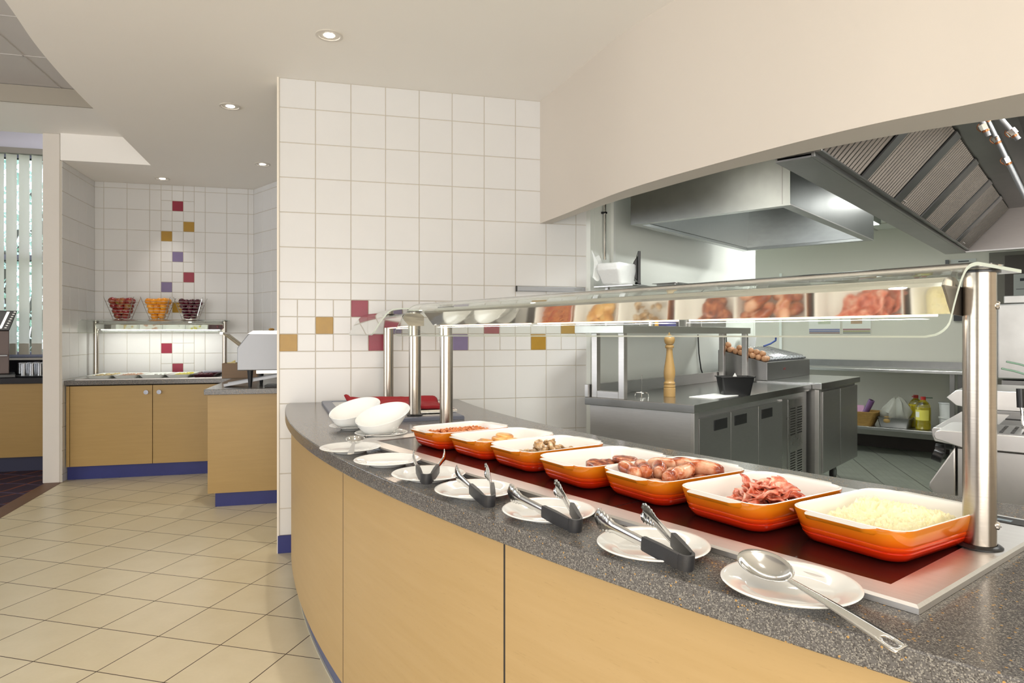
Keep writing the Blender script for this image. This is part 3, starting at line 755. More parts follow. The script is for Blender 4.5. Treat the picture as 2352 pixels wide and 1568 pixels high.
def base_obj(name, mb, m_, label, cat, group, loc, rot, **kw):
    o = mb.build(name, m_, loc=loc, **kw); o.rotation_euler = rot; return tag(o, label, cat, group)
def placer(first_fn):
    st = {'o': None}
    def place(loc, rot, scale=1):
        if st['o'] is None:
            st['o'] = first_fn(loc, rot); 
            st['o'].scale = (scale,)*3 if not isinstance(scale, tuple) else scale
        else: dup(st['o'], loc, rot=rot, scale=scale)
    return place
# sausages
def saus(loc, rot):
    b = MB(); n = 14; pts = []; rad = []
    for k in range(n+1):
        s_ = -1 + 2*k/n; a = s_*0.32; pts.append((0.135*math.sin(a), 0.135*(1-math.cos(a)), 0))
        rad.append(0.0172*math.sqrt(max(0.02, 1-abs(s_)**5)) * (1+0.04*math.sin(5*s_)))
    b.tube(pts, 0, 16, rad=rad)
    return base_obj('sausage', b, M_saus, 'browned glazed sausage heaped in the middle orange dish', 'sausage', 'sausages in the orange dish', loc, rot, smooth=80)
ps = placer(saus)
for (x, y, z, a, sc) in [(-0.07, 0.052, 0.022, 60, 1), (-0.035, 0.062, 0.022, 75, 1), (0.0, 0.055, 0.022, 70, 1), (0.035, 0.06, 0.022, 62, 1), (0.072, 0.05, 0.022, 80, 1),
    (-0.068, -0.035, 0.022, 100, 1), (-0.03, -0.04, 0.022, 85, 1), (0.01, -0.045, 0.022, 95, 1), (0.048, -0.04, 0.022, 78, 1), (0.085, -0.035, 0.022, 88, 1),
    (-0.085, 0.045, 0.046, 78, 1.02), (-0.058, 0.032, 0.049, 60, 1.02), (-0.022, 0.02, 0.047, 50, 1), (0.015, 0.048, 0.048, 112, 1.03), (-0.045, -0.04, 0.046, 35, 0.95), (0.0, -0.035, 0.049, 20, 1.0), (0.045, 0.0, 0.050, 128, 1.05), (0.062, -0.035, 0.049, 115, 1.05), (0.088, 0.01, 0.041, 100, 0.9)]:
    L = DW(4, x*1.12, y*1.06, z*1.12+0.004); ps(L, (R(random.uniform(-40, 40)), R(random.uniform(-7, 7)), DR(4) + R(a)), sc)
# bacon
def bacon(loc, rot):
    b = MB()
    def f(i, j):
        x = -0.062 + 0.124*i; w_ = 0.019 + 0.006*math.sin(i*7); y = (j-0.5)*2*w_ + 0.005*math.sin(i*11)
        return Vector((x, y, 0.0042*math.sin(i*13+j*1.5) + 0.005*math.sin(j*5+i*4) + 0.004*noise.noise(Vector((x*60, y*60, 0)))))
    b.grid(34, 9, f)
    o = base_obj('bacon_rasher', b, M_bacon, 'curled pink and brown bacon rasher piled in the orange dish', 'bacon', 'bacon rashers in the orange dish', loc, rot, smooth=80)
    sm = o.modifiers.new('thick', 'SOLIDIFY'); sm.thickness = 0.0028; return o
pb = placer(bacon); rb = random.Random(11)
for k in range(24):
    lay = k // 8; sp = (0.075, 0.058, 0.032)[lay]
    x = 0.012 + rb.uniform(-sp, sp)*0.95; y = -0.012 + rb.uniform(-sp, sp)*0.72
    L = DW(5, x, y, 0.026 + 0.0125*lay + rb.uniform(0, 0.004)); pb(L, (R(rb.uniform(-28, 28)), R(rb.uniform(-10, 10)), DR(5) + R(rb.uniform(15, 80))), rb.uniform(0.8, 1.0))
# mushrooms
def mush(loc, rot):
    b = MB(); b.lathe([(0.0, 0.010), (0.006, 0.0095), (0.011, 0.006), (0.0125, 0.001), (0.011, -0.001), (0.005, -0.001), (0.004, -0.007), (0.0, -0.0075)], 14)
    return base_obj('fried_mushroom', b, M_mush, 'small browned mushroom in the orange dish before the far white wall', 'mushroom', 'mushrooms in the orange dish', loc, rot, smooth=60)
pm = placer(mush); rb = random.Random(5)
for k in range(60):
    lay = 0 if k < 34 else (1 if k < 50 else 2)
    x = rb.uniform(-0.09, 0.095)*(1-0.25*lay); y = 0.0 + rb.uniform(-0.055, 0.055)*(1-0.25*lay)
    if k % 4 == 0: y = rb.uniform(-0.07, 0.06)
    pm(DW(2, x, y, 0.028+0.014*lay), (R(rb.uniform(-80, 80)), R(rb.uniform(-80, 80)), rb.uniform(0, 6)), rb.uniform(0.75, 1.1))
# patties
def patty(loc, rot):
    b = MB(); n = 28
    rs = []
    for (r_, z) in ((0.0, -0.009), (0.03, -0.009), (0.036, -0.005), (0.037, 0.003), (0.033, 0.008), (0.02, 0.009), (0.0, 0.0095)):
        rs.append([Vector((max(r_, 1e-4)*(1+0.06*noise.noise(Vector((math.cos(2*PI*i/n)*3, math.sin(2*PI*i/n)*3, z*200))))*math.cos(2*PI*i/n), max(r_, 1e-4)*math.sin(2*PI*i/n), z + 0.0015*noise.noise(Vector((r_*120, i*0.9, z*50))))) for i in range(n)])
    b.rings(rs)
    return base_obj('browned_patty', b, M_patty, 'round browned meat patty in the middle orange dish', 'patty', 'patties in the orange dish', loc, rot, smooth=80)
pp = placer(patty)
for (x, y, z, tx, ty) in [(-0.055, -0.02, 0.018, 0, 8), (0.0, -0.045, 0.02, -8, 4), (0.012, 0.012, 0.024, 5, -12), (0.068, -0.028, 0.02, 6, 0), (0.06, -0.02, 0.04, 4, 3), (-0.03, -0.02, 0.032, 10, 12)]:
    pp(DW(3, x, y, z+0.006), (R(tx), R(ty), R(x*900)), 0.95)
# fried slices
def slice_(loc, rot):
    b = MB(); b.lathe([(0.0, -0.008), (0.026, -0.008), (0.0295, -0.005), (0.0295, 0.005), (0.026, 0.008), (0.0, 0.0085)], 28)
    return base_obj('fried_slice', b, M_potato, 'golden fried round slice in the second orange dish from the far end', 'fried slice', 'fried slices in the orange dish', loc, rot, smooth=60)
pf = placer(slice_)
for (x, y, z, tx, ty) in [(-0.075, -0.03, 0.014, 0, 12), (-0.025, -0.03, 0.017, 0, 5), (0.022, -0.028, 0.022, 12, 0), (0.0, 0.01, 0.028, 3, 8), (0.07, -0.01, 0.016, 0, 0), (0.05, 0.04, 0.014, 0, 0), (-0.03, 0.035, 0.022, -8, 10), (0.03, 0.03, 0.034, 5, 5), (-0.06, 0.01, 0.022, 10, 0)]:
    pf(DW(1, x, y, z+0.012), (R(tx), R(ty), 0), 1)

# ------------------------------------------------------------------ plates
def plate(loc, label):
    b = MB()
    b.lathe([(0.0, 0.004), (0.045, 0.004), (0.048, 0.0), (0.053, 0.0), (0.056, 0.005), (0.075, 0.0105), (0.0985, 0.0155), (0.1, 0.0172), (0.0985, 0.0185), (0.094, 0.0178), (0.075, 0.0138), (0.064, 0.0085), (0.060, 0.0072), (0.0, 0.0068)], 72, cap0=False, cap1=False)
    o = b.build('side_plate', M_white, loc=loc, smooth=60); return tag(o, label, 'plate', 'white plates along the worktop')
TZ = 0.8585
pl = None
for (x, y, lab) in [(0.658, 0.870, 'white plate nearest the camera, under the large serving spoon'),
    (0.543, 1.093, 'white plate under the tongs beside the bacon, next after the spoon plate'),
    (0.432, 1.361, 'white plate under the second pair of tongs from the camera'),
    (0.319, 1.590, 'white plate under the third pair of tongs from the camera'),
    (0.232, 1.800, 'white plate under the farthest pair of tongs'),
    (0.138, 2.030, 'empty white plate between the tongs and the spoon plate'),
    (0.033, 2.285, 'white plate holding the upturned serving spoon'),
    (0.153, 2.600, 'white plate under the nearer slanted bowl'),
    (0.055, 2.835, 'white plate under the farther slanted bowl')]:
    if pl is None: pl = plate((x, y, TZ), lab)
    else: dup(pl, (x, y, TZ), 0, lab)

# ------------------------------------------------------------------ slanted bowls
def slant_bowl(loc, rz, label):
    b = MB(); n = 64
    def P(t, th, off):
        r_ = 0.034 + 0.072*t**0.62 - off; k = math.cos(th)
        hh = 0.078 + 0.036*k; sx = 0.014*t*t
        return Vector((r_*math.cos(th) + sx, r_*math.sin(th)*0.97, hh*t**1.05 + (0.004 if off else 0)*(1-t)))
    ts = [0, 0.03, 0.1, 0.2, 0.35, 0.5, 0.65, 0.8, 0.92, 1.0]
    rs = [[P(t_, 2*PI*i/n, 0) for i in range(n)] for t_ in ts] + [[P(1.0, 2*PI*i/n, 0.002)+Vector((0, 0, 0.0014)) for i in range(n)]] + [[P(t_, 2*PI*i/n, 0.0042) for i in range(n)] for t_ in ts[::-1]]
    b.rings(rs, True, True, True)
    o = b.build('slanted_bowl', M_white, loc=loc, rz=rz, smooth=60); return tag(o, label, 'bowl', 'white slanted bowls')
slant_bowl((0.150, 2.600, TZ+0.0072), R(48), 'white slanted bowl on a plate, nearer of the two')
slant_bowl((0.050, 2.838, TZ+0.0072), R(48), 'white slanted bowl on a plate, farther of the two, beside the red cloth')

# ------------------------------------------------------------------ tongs
def make_tongs(label, loc, heading, half, tilt):
    t = thing('serving_tongs', label, 'tongs', loc, 0, 'serving tongs on the plates'); t.rotation_euler = (R(tilt), 0, R(heading))
    r0 = 0.0125
    # spring loop under black grip
    b = MB(); rs = []
    for k in range(15):
        a = R(180 + half*0.0) + PI * k/14
        c, s_ = math.cos(a), math.sin(a)
        rs.append([(r0*c*1.0 + dx*c, r0*s_ + dx*s_, z) for dx, z in ((-0.0022, -0.0132), (0.0022, -0.0132), (0.003, 0), (0.0022, 0.0132), (-0.0022, 0.0132), (-0.003, 0))])
    b.rings(rs, True, True, True); b.build('spring_loop', M_grip, t, smooth=50)
    for sg in (-1, 1):
        m_ = Matrix.Translation((sg*r0, 0, 0)) @ Matrix.Rotation(-sg*R(half), 4, 'Z')
        # grip sleeve
        g = MB(); rs = []
        for y, w_, th in ((0, 0.0135, 0.0026), (0.004, 0.0145, 0.0032), (0.04, 0.0152, 0.0042), (0.076, 0.0142, 0.0042), (0.080, 0.0132, 0.0034)):
            rs.append([m_ @ Vector((x, y, z)) for x, z in ((-th, -w_*0.85), (th, -w_*0.85), (th*1.2, 0), (th, w_*0.85), (-th, w_*0.85), (-th*1.2, 0))])
        g.rings(rs, True, True, True); g.build('grip', M_grip, t, smooth=50)
        # steel arm: shallow channel ending in a scalloped claw that bends inwards
        A = MB(); N = 60; rows = []
        for i in range(N+1):
            u_ = i/N; y = 0.072 + 0.138*u_
            w_ = 0.0095 + 0.0015*u_ if u_ < 0.58 else 0.0104 + 0.0085*math.sin((u_-0.58)/0.42*PI*0.60)
            if u_ > 0.66: w_ += 0.0014*math.cos((u_-0.66)*78)
            if u_ > 0.93: w_ *= math.sqrt(max(0.05, 1-((u_-0.93)/0.075)**2))
            inn = 0 if u_ < 0.6 else 0.008*((u_-0.6)/0.4)**2
            row = []
            for j in range(7):
                q = -1 + j/3
                depth = 0.0036*(abs(q)**2) * (1 if u_ < 0.6 else 1.25)
                row.append(m_ @ Vector((-sg*(depth + inn - 0.001), y, q*w_)))
            rows.append(row)
        A.rings(rows, False); o = A.build('arm', M_cutlery, t, smooth=60)
        sm = o.modifiers.new('thick', 'SOLIDIFY'); sm.thickness = 0.0012; sm.offset = 0
    return t
make_tongs('black gripped steel tongs nearest the camera, beside the large serving spoon', (0.541, 0.974, 0.8830), 7.4, 13.0, 7)
make_tongs('black gripped steel tongs, second pair from the camera', (0.439, 1.216, 0.8830), 7.8, 14.5, 7)
make_tongs('black gripped steel tongs, third pair from the camera', (0.319, 1.442, 0.8830), 0.4, 9.5, 7)
make_tongs('black gripped steel tongs, farthest pair from the camera', (0.213, 1.694, 0.8850), -9.3, 11.0, 6)

# ------------------------------------------------------------------ spoons
def make_spoon(name, label, loc, heading, tilt, roll, BL, BW, HL, hw, hole=True, m_=None):
    t = thing(name, label, 'spoon', loc); t.rotation_euler = (R(tilt), R(roll), R(heading))
    b = MB(); n = 40; rs = []
    for k in range(9):
        q = k/8; rs.append([(BW/2*q*math.cos(a), BL/2 + BL/2*q*math.sin(a)*(1.0 if math.sin(a) > 0 else 1.0), -0.016*(BW/0.06)*(1-q**2.2)) for a in [2*PI*i/n for i in range(n)]])
    rs[0] = [(0.0001*math.cos(2*PI*i/n), BL/2+0.0001*math.sin(2*PI*i/n), -0.016*(BW/0.06)) for i in range(n)]
    b.rings(rs, True, True, False); o = b.build('bowl', m_ or M_cutlery, t, smooth=60)
    sm = o.modifiers.new('thick', 'SOLIDIFY'); sm.thickness = 0.0014; sm.offset = 1
    b = MB(); N = 24; L_ = []; 
    hy, hl, hr = -HL + 0.024, 0.012, hw*0.36; N = 96
    ys = [0.004 - (HL-0.004)*i/N for i in range(N+1)]
    def half_w(y):
        u_ = -y/HL; w0 = hw*(0.36 + 0.64*min(1, max(0, u_))**1.1)
        e = (y + HL)
        if e < hw*1.3: w0 *= math.sqrt(max(0.02, 1-(1-e/(hw*1.3))**2))
        return w0
    def hz(y): return -0.001 + 0.002*math.sin(min(1, -y/HL)*PI)
    top = []
    for zoff in (0, -0.0016):
        pass
    if hole:
        for sg in (-1, 1):
            rows = []
            for y in ys:
                inner = 0.0
                d = abs(y-hy)
                if d < hl: inner = hr*math.sqrt(1-(d/hl)**2)
                rows.append([(sg*inner, y, hz(y)), (sg*(inner+half_w(y))/2, y, hz(y)+0.0005), (sg*max(half_w(y), inner+0.001), y, hz(y))])
            b.rings(rows, False)
    else:
        b.rings([[(-half_w(y), y, hz(y)), (0, y, hz(y)+0.0005), (half_w(y), y, hz(y)), (half_w(y), y, hz(y)-0.0018), (-half_w(y), y, hz(y)-0.0018)] for y in ys], True, True, True)
    o = b.build('spoon_handle', m_ or M_cutlery, t, smooth=40)
    if hole: sm = o.modifiers.new('thick', 'SOLIDIFY'); sm.thickness = 0.0018
    return t
make_spoon('serving_spoon', 'large steel serving spoon lying on the nearest white plate', (0.633, 0.838, 0.8925), 5, 7, -14, 0.100, 0.062, 0.190, 0.0125)
make_spoon('serving_spoon', 'steel serving spoon with its handle towards the camera, on the far plate', (0.045, 2.262, 0.8960), -6, 8, 0, 0.075, 0.062, 0.135, 0.011, False)
make_spoon('small_spoon', 'small steel spoon on the plate under the nearer slanted bowl', (0.185, 2.532, 0.8800), -72, 0, 0, 0.05, 0.034, 0.11, 0.006, False)
make_spoon('small_spoon', 'small steel spoon on the plate under the farther slanted bowl', (0.075, 2.763, 0.8800), -80, 0, 0, 0.05, 0.034, 0.10, 0.006, False)
# ------------------------------------------------------------------ kitchen (local x = a, local y = -b)
def kthing(name, label, cat, a, b, z=0.0, group=None, rz=0.0): return thing(name, label, cat, KW(a, b, z), KR + rz, group)
def ktag(mb, name, m_, label, cat, a, b, z=0.0, rz=0.0, group=None, kind=None, **kw):
    o = mb.build(name, m_, loc=KW(a, b, z), rz=KR + rz, **kw); return tag(o, label, cat, group, kind)
M_gap = M_darkgap
# prep counter with refrigerated doors; origin a=-.32, b=.84 (front corner)
pc = kthing('prep_counter', 'stainless steel refrigerated prep counter with three doors behind the dishes', 'prep counter', -0.32, 0.844)
b = MB(); b.box(0, 0, 0.835, 1.92, 0.70, 0.88)
b.build('countertop', M_ktop, pc, smooth=0, bevel=0.003)
MB().box(0.0, 0.675, 0.88, 1.92, 0.70, 0.955).build('upstand', M_ksteel, pc, smooth=0, bevel=0.002)
MB().box(0.03, 0.03, 0.09, 1.90, 0.68, 0.835).build('cabinet_body', steel('pale_end_steel', (0.66, 0.65, 0.64), 0.42), pc, smooth=0)
MB().box(0.026, 0.012, 0.09, 0.075, 0.034, 0.834).build('corner_strip', M_frame, pc, smooth=0, bevel=0.002)
for (x0, x1, h0, h1) in ((0.078, 0.484, 0.26, 0.43), (0.490, 0.905, 0.537, 0.715), (0.911, 1.333, 0.96, 1.14)):
    d = MB().box(x0, 0.008, 0.12, x1, 0.03, 0.80).build('door', M_ksteel, pc, smooth=0, bevel=0.002)
    MB().box(h0, 0.004, 0.715, h1, 0.0095, 0.775).build('door_handle', M_black, d, smooth=0, bevel=0.002)
b = MB(); b.box(1.34, 0.012, 0.12, 1.44, 0.03, 0.81); b.build('side_strip', M_steel, pc, smooth=0)
gr = MB().box(1.445, 0.008, 0.12, 1.77, 0.03, 0.80).build('vent_panel', M_steel, pc, smooth=0, bevel=0.002)
for (x0, z0) in ((1.49, 0.55), (1.63, 0.55), (1.49, 0.24), (1.63, 0.24)):
    b = MB()
    for k in range(11): b.box(x0, 0.0065, z0+0.018*k, x0+0.10, 0.0085, z0+0.018*k+0.008)
    b.build('vent_slots', M_gap, gr, smooth=0)
for x, y in ((0.1, 0.1), (0.1, 0.6), (1.8, 0.1), (1.8, 0.6)): MB().cyl((x, y, 0), (x, y, 0.09), 0.02, 12).build('foot', M_ksteel, pc)
# over-shelf frame on the prep counter
gs = kthing('over_shelf', 'stainless steel two-tier over-shelf standing on the prep counter', 'shelf', -0.315, 0.41, 0.88)
b = MB(); b.box(0, 0, 0.377, 1.86, 0.34, 0.422); b.build('shelf_board', M_steelh, gs, smooth=0, bevel=0.002)
b = MB(); b.box(0.2, 0.06, 0.663, 1.86, 0.34, 0.673); b.build('shelf_board', M_steelh, gs, smooth=0, bevel=0.002)
for x, y in ((0.02, 0.01), (0.02, 0.195), (1.80, 0.01), (1.80, 0.195)):
    MB().box(x, y, 0.0, x+0.038, y+0.038, 0.377).build('leg', M_ksteel, gs, smooth=0, bevel=0.002)
MB().box(0.02, 0.048, 0.0, 0.058, 0.195, 0.04).build('foot_rail', M_ksteel, gs, smooth=0, bevel=0.002)
for y in (0.08, 0.3): MB().box(1.0, y, 0.422, 1.03, y+0.02, 0.663).build('support', M_ksteel, gs, smooth=0)
b = MB(); b.box(0.3, 0.3, 0.422, 0.32, 0.32, 0.663); b.build('support', M_ksteel, gs, smooth=0)
# second cabinet unit (on castors), slightly higher
u2 = kthing('castor_cabinet', 'stainless steel cabinet on castors at the end of the prep counter', 'cabinet', 1.61, 0.912)
MB().box(0, 0, 0.845, 1.07, 0.76, 0.892).build('countertop', M_ktop, u2, smooth=0, bevel=0.003)
MB().box(0.03, 0.03, 0.205, 1.02, 0.74, 0.845).build('cabinet_body', M_ksteel, u2, smooth=0)
MB().box(0.0, 0.018, 0.19, 0.06, 0.05, 0.842).build('corner_strip', M_frame, u2, smooth=0, bevel=0.002)
for (x0, x1) in ((0.065, 0.50), (0.515, 1.015)): MB().box(x0, 0.008, 0.215, x1, 0.03, 0.825).build('door', M_ksteel, u2, smooth=0, bevel=0.002)
for x, y in ((0.97, 0.19), (0.94, 0.66), (0.12, 0.66), (0.12, 0.09)):
    c = MB().cyl((x, y-0.015, 0.058), (x, y+0.015, 0.058), 0.0575, 24).build('castor', mat('grey_rubber', (0.09, 0.09, 0.09), 0.5), u2)
    b = MB(); b.cyl((x, y-0.017, 0.058), (x, y+0.017, 0.058), 0.03, 16); b.build('hub', M_alu, c)
    MB().prism([(x-0.02, 0.11), (x+0.02, 0.11), (x+0.035, 0.205), (x-0.035, 0.205)], y-0.014, y+0.014, axis='y').build('fork', M_ksteel, c, smooth=0)
# sloping food prep unit on top, with eggs and foil-topped tubs
eb = kthing('cold_topping_unit', 'sloping stainless steel topping unit with eggs and lidded tubs on the castor cabinet', 'topping unit', 1.63, 0.505, 0.8925)
# front face towards b+, runs along a; profile in (y, z): low at the front, high at the back
prof = [(0, 0), (0, 0.140), (0.40, 0.235), (0.40, 0)]
b = MB(); b.prism([(p[0], p[1]) for p in prof], 0, 1.03, axis='x'); b.build('unit_body', M_dsteel, eb, smooth=0, bevel=0.003)
sl = math.atan2(0.095, 0.40)
b = MB(); b.box(0.36, -0.0008, 0.07, 0.385, 0, 0.085); b.box(0.39, -0.0008, 0.07, 0.41, 0, 0.09); b.build('red_mark', mat('dull_red_mark', lin('#7a3a38'), 0.5), eb, smooth=0)
for k in range(11):
    tm = Matrix.Translation((0.095+0.082*k, 0.02, 0.149)) @ Matrix.Rotation(sl, 4, 'X')
    b = MB(); b.box(0, 0, 0, 0.070, 0.36, 0.014, tm); t_ = b.build('tub_lid', M_alu, eb, smooth=0, bevel=0.003)
    b = MB(); b.tube([tm @ Vector((0.033, 0.02, 0.015)), tm @ Vector((0.033, 0.02, 0.024)), tm @ Vector((0.033, 0.34, 0.024)), tm @ Vector((0.033, 0.34, 0.015))], 0.004, 6); b.build('lid_rail', M_chrome, t_)
M_egg = mat('brown_eggshell', lin('#c2916a'), 0.5, var=0.12, vscale=20)
egg0 = None
for k in range(26):
    lay = 0 if k < 18 else 1
    i_, j_ = (k % 2, k // 2) if lay == 0 else (0.5, k - 18 + (0.5 if k < 23 else 1.5))
    x = 0.028 + 0.044*i_; y = 0.03 + 0.047*j_; z = 0.142 + y*0.237 + 0.020 + 0.034*lay
    if y > 0.37: continue
    ca, sa = math.cos(KR), math.sin(KR); o0 = KW(1.63, 0.505, 0.8925)
    L = (o0[0]+x*ca-y*sa, o0[1]+x*sa+y*ca, o0[2]+z)
    if egg0 is None:
        b = MB(); b.lathe([(0, -0.026), (0.013, -0.0240), (0.0225, -0.012), (0.0235, -0.002), (0.020, 0.012), (0.011, 0.023), (0, 0.028)], 16)
        egg0 = b.build('egg', M_egg, loc=L, smooth=80); egg0.rotation_euler = (R(80), 0, 0.4); tag(egg0, 'brown egg in the row of eggs on the topping unit', 'egg', 'eggs on the topping unit')
    else: dup(egg0, L, rot=(R(random.uniform(60, 110)), R(random.uniform(-30, 30)), random.uniform(0, 3)))

# pepper mill
ca, sa = math.cos(KR), math.sin(KR)
b = MB(); b.lathe([(0, 0), (0.034, 0), (0.035, 0.003), (0.035, 0.05), (0.031, 0.054), (0.0345, 0.058), (0.0345, 0.066), (0.030, 0.070), (0.0335, 0.075), (0.0335, 0.083), (0.029, 0.088), (0.027, 0.094), (0.030, 0.105), (0.0335, 0.125), (0.034, 0.145), (0.031, 0.175), (0.024, 0.215), (0.0195, 0.25), (0.018, 0.27), (0.0185, 0.285), (0.0255, 0.292), (0.0265, 0.298), (0.0255, 0.304), (0.0185, 0.309)], 32)
pmill = kthing('pepper_mill', 'tall turned wooden pepper mill on the prep counter', 'pepper mill', 0.036, 0.512, 0.8805)
b.build('mill_body', M_pine, pmill, smooth=40)
MB().lathe([(0.019, 0.3095), (0.0265, 0.318), (0.0315, 0.332), (0.032, 0.345), (0.026, 0.358), (0.012, 0.366), (0.006, 0.368)], 32).build('mill_head', M_pine, pmill, smooth=40)
MB().lathe([(0.003, 0.366), (0.006, 0.372), (0.005, 0.379), (0, 0.382)], 16).build('knob', M_pine, pmill)
# black container with paper
bx = kthing('black_container', 'black plastic loaf-shaped container with papers on the prep counter', 'container', 0.395, 0.765, 0.8805, rz=R(-46))
b = MB(); rs = [[(p[0], p[1], z) for p in rrect(hx, hy, 0.012, 3)] for hx, hy, z in ((0.082, 0.042, 0), (0.102, 0.054, 0.108), (0.110, 0.060, 0.110), (0.110, 0.060, 0.116), (0.099, 0.051, 0.116), (0.078, 0.039, 0.006))]
b.rings(rs, True, True, True); b.build('container_body', M_black, bx, smooth=40)
b = MB(); b.box(0.1101, -0.03, 0.085, 0.1115, -0.01, 0.105); b.build('white_sticker', mat('white_paper', lin('#e6e6e2'), 0.7), bx, smooth=0)
b = MB(); b.prism([(-0.03, 0.08), (0.03, 0.08), (0.0, 0.135)], 0.0, 0.004, axis='y'); b.build('paper', MATS['white_paper'], bx, smooth=0)
ktag(MB().box(0, 0, 0, 0.30, 0.16, 0.003), 'paper_sheet', MATS['white_paper'], 'white papers lying on the prep counter beside the pepper mill', 'paper', 0.06, 0.78, 0.8805, rz=R(-4), smooth=0)
o = kthing('spike_stand', 'small wire order spike on the prep counter', 'spike', -0.065, 0.382, 0.8805)
b = MB(); b.cyl((0, 0, 0.02), (0, 0, 0.13), 0.001, 6); b.build('spike', M_chrome, o)
b = MB(); b.tube([(0.035*math.cos(2*PI*k/20), 0.035*math.sin(2*PI*k/20), 0.022) for k in range(20)], 0.0018, 6, True); b.build('ring', M_chrome, o)
for k in range(4):
    b = MB(); a_ = PI/2*k+0.5; b.tube([(0.002*math.cos(a_), 0.002*math.sin(a_), 0.026), (0.035*math.cos(a_), 0.035*math.sin(a_), 0.021), (0.041*math.cos(a_), 0.041*math.sin(a_), 0.001)], 0.0016, 6); b.build('leg', M_chrome, o)
# things on the over-shelf (upper tier z 1.58, lower tier z 1.302)
U = 1.5535; Lz = 1.3025
M_bag = mat('white_plastic_film', lin('#eef0ee'), 0.3, bump=0.5, bscale=40, bdist=0.006, Transmission_Weight=0.15)
b = MB()
for lay, (rx, ry, z) in enumerate([(0.085, 0.07, 0), (0.09, 0.075, 0.02), (0.095, 0.08, 0.06), (0.10, 0.085, 0.10), (0.095, 0.08, 0.118), (0.05, 0.05, 0.125), (0.02, 0.03, 0.135)]): pass
rs = []
for (sx, sy, z, off) in [(0.075, 0.065, 0, 0.02), (0.085, 0.07, 0.02, 0.015), (0.095, 0.075, 0.06, 0.008), (0.105, 0.08, 0.085, 0.0), (0.11, 0.08, 0.1, 0.0), (0.107, 0.08, 0.112, 0), (0.11, 0.08, 0.125, 0), (0.098, 0.075, 0.136, 0), (0.0, 0.0, 0.138, 0)]:
    ring = []
    for p in rrect(max(sx, 0.02), max(sy, 0.02), 0.018, 5):
        n_ = noise.noise(Vector((p[0]*40, p[1]*40, z*60)))*0.006
        ring.append((p[0]*(1+n_*4)+off, p[1]*(1+n_*4), z + n_))
    rs.append(ring)
b.rings(rs, True, True, True)
ktag(b, 'napkin_pack', M_bag, 'white plastic-wrapped pack on the over-shelf beside the screen', 'pack', -0.04, 0.19, U, smooth=70)
b = MB(); b.grid(14, 10, lambda i, j: Vector((-0.12+0.13*i+0.03*math.sin(j*4), 0.01*math.sin(i*9+j*5), 0.04+0.17*j*(1-0.3*i)+0.012*math.sin(i*12))))
ktag(b, 'plastic_bag', M_bag, 'crumpled clear plastic bag hanging by the white pack', 'bag', -0.055, 0.10, U, smooth=80)
mo = kthing('flat_screen', 'black flat screen seen from its side on the over-shelf', 'screen', 0.13, 0.24, U, rz=R(-57))
b = MB(); b.box(-0.005, -0.12, 0.01, 0.012, 0.14, 0.215); b.build('panel', M_black, mo, smooth=0, bevel=0.004)
b = MB(); b.prism([(-0.005, 0.03), (-0.03, 0.06), (-0.03, 0.15), (-0.005, 0.19)], -0.08, 0.10, axis='y'); b.build('back_cover', M_black, mo, smooth=0, bevel=0.004)
b = MB(); b.lathe([(0, 0), (0.07, 0), (0.06, 0.008), (0.02, 0.015), (0.018, 0.03)], 24); b.build('stand', M_black, mo)
b = MB(); rs = [[(p[0], p[1], z) for p in rrect(hx, hy, 0.02, 4)] for hx, hy, z in ((0.115, 0.07, 0), (0.125, 0.08, 0.045), (0.15, 0.10, 0.047), (0.15, 0.10, 0.05), (0.12, 0.075, 0.05), (0.11, 0.065, 0.004))]
b.rings(rs, True, True, True)
ktag(b, 'gastro_pan', M_ksteel, 'steel pan with a wide rim on the over-shelf', 'pan', 0.66, 0.22, U, smooth=30)
ktag(MB().box(-0.27, -0.09, 0, 0.27, 0.09, 0.012), 'baking_tray', M_ksteel, 'flat steel tray beside the rimmed pan on the over-shelf', 'tray', 1.12, 0.22, U, smooth=0, bevel=0.003)
items = [('paper_roll', -0.15, 0.10, 0.16, 0.05, M_dsteel, 'dark steel box at the left end of the lower over-shelf', 'box'),
    ('dark_box', 0.04, 0.10, 0.09, 0.07, M_dsteel, 'narrow grey box left of the steel pots on the lower over-shelf', 'box'),
    ('blue_box', 0.385, 0.09, 0.13, 0.085, mat('blue_plastic', lin('#3a3c86'), 0.4), 'blue box on the lower over-shelf', 'box'),
    ('steel_box', 0.56, 0.10, 0.12, 0.06, M_ksteel, 'brownish steel box right of the blue box on the lower over-shelf', 'box'),
    ('long_box', 0.90, 0.12, 0.42, 0.06, M_ksteel, 'long steel box at the right of the lower over-shelf', 'box')]
for (nm, a, bb, w_, hgt, m_, lab, cat) in items:
    ktag(MB().box(0, -0.06, 0, w_, 0.06, hgt), nm, m_, lab, cat, a, 0.25, Lz, smooth=0, bevel=0.004)
for (a, lab) in ((0.19, 'steel pot standing left of the yellow jar on the lower over-shelf'), (0.265, 'pale steel pot next to the yellow jar on the lower over-shelf'), (0.72, 'steel pot right of the blue box on the lower over-shelf')):
    b = MB(); b.lathe([(0, 0), (0.03, 0), (0.033, 0.003), (0.033, 0.075), (0.035, 0.077), (0.031, 0.077), (0.03, 0.004), (0, 0.004)], 24)
    ktag(b, 'steel_pot', M_chrome, lab, 'pot', a, 0.25, Lz, smooth=40)
jr = kthing('spice_jar', 'small jar with a yellow base left of the blue box on the over-shelf', 'jar', 0.335, 0.25, Lz)
MB().lathe([(0, 0), (0.022, 0), (0.024, 0.004), (0.022, 0.035), (0.018, 0.04)], 20, cap1=True).build('jar_body', mat('yellow_plastic', lin('#d9a02a'), 0.4), jr)
MB().lathe([(0.016, 0.04), (0.016, 0.06), (0, 0.062)], 20).build('lid', M_alu, jr)
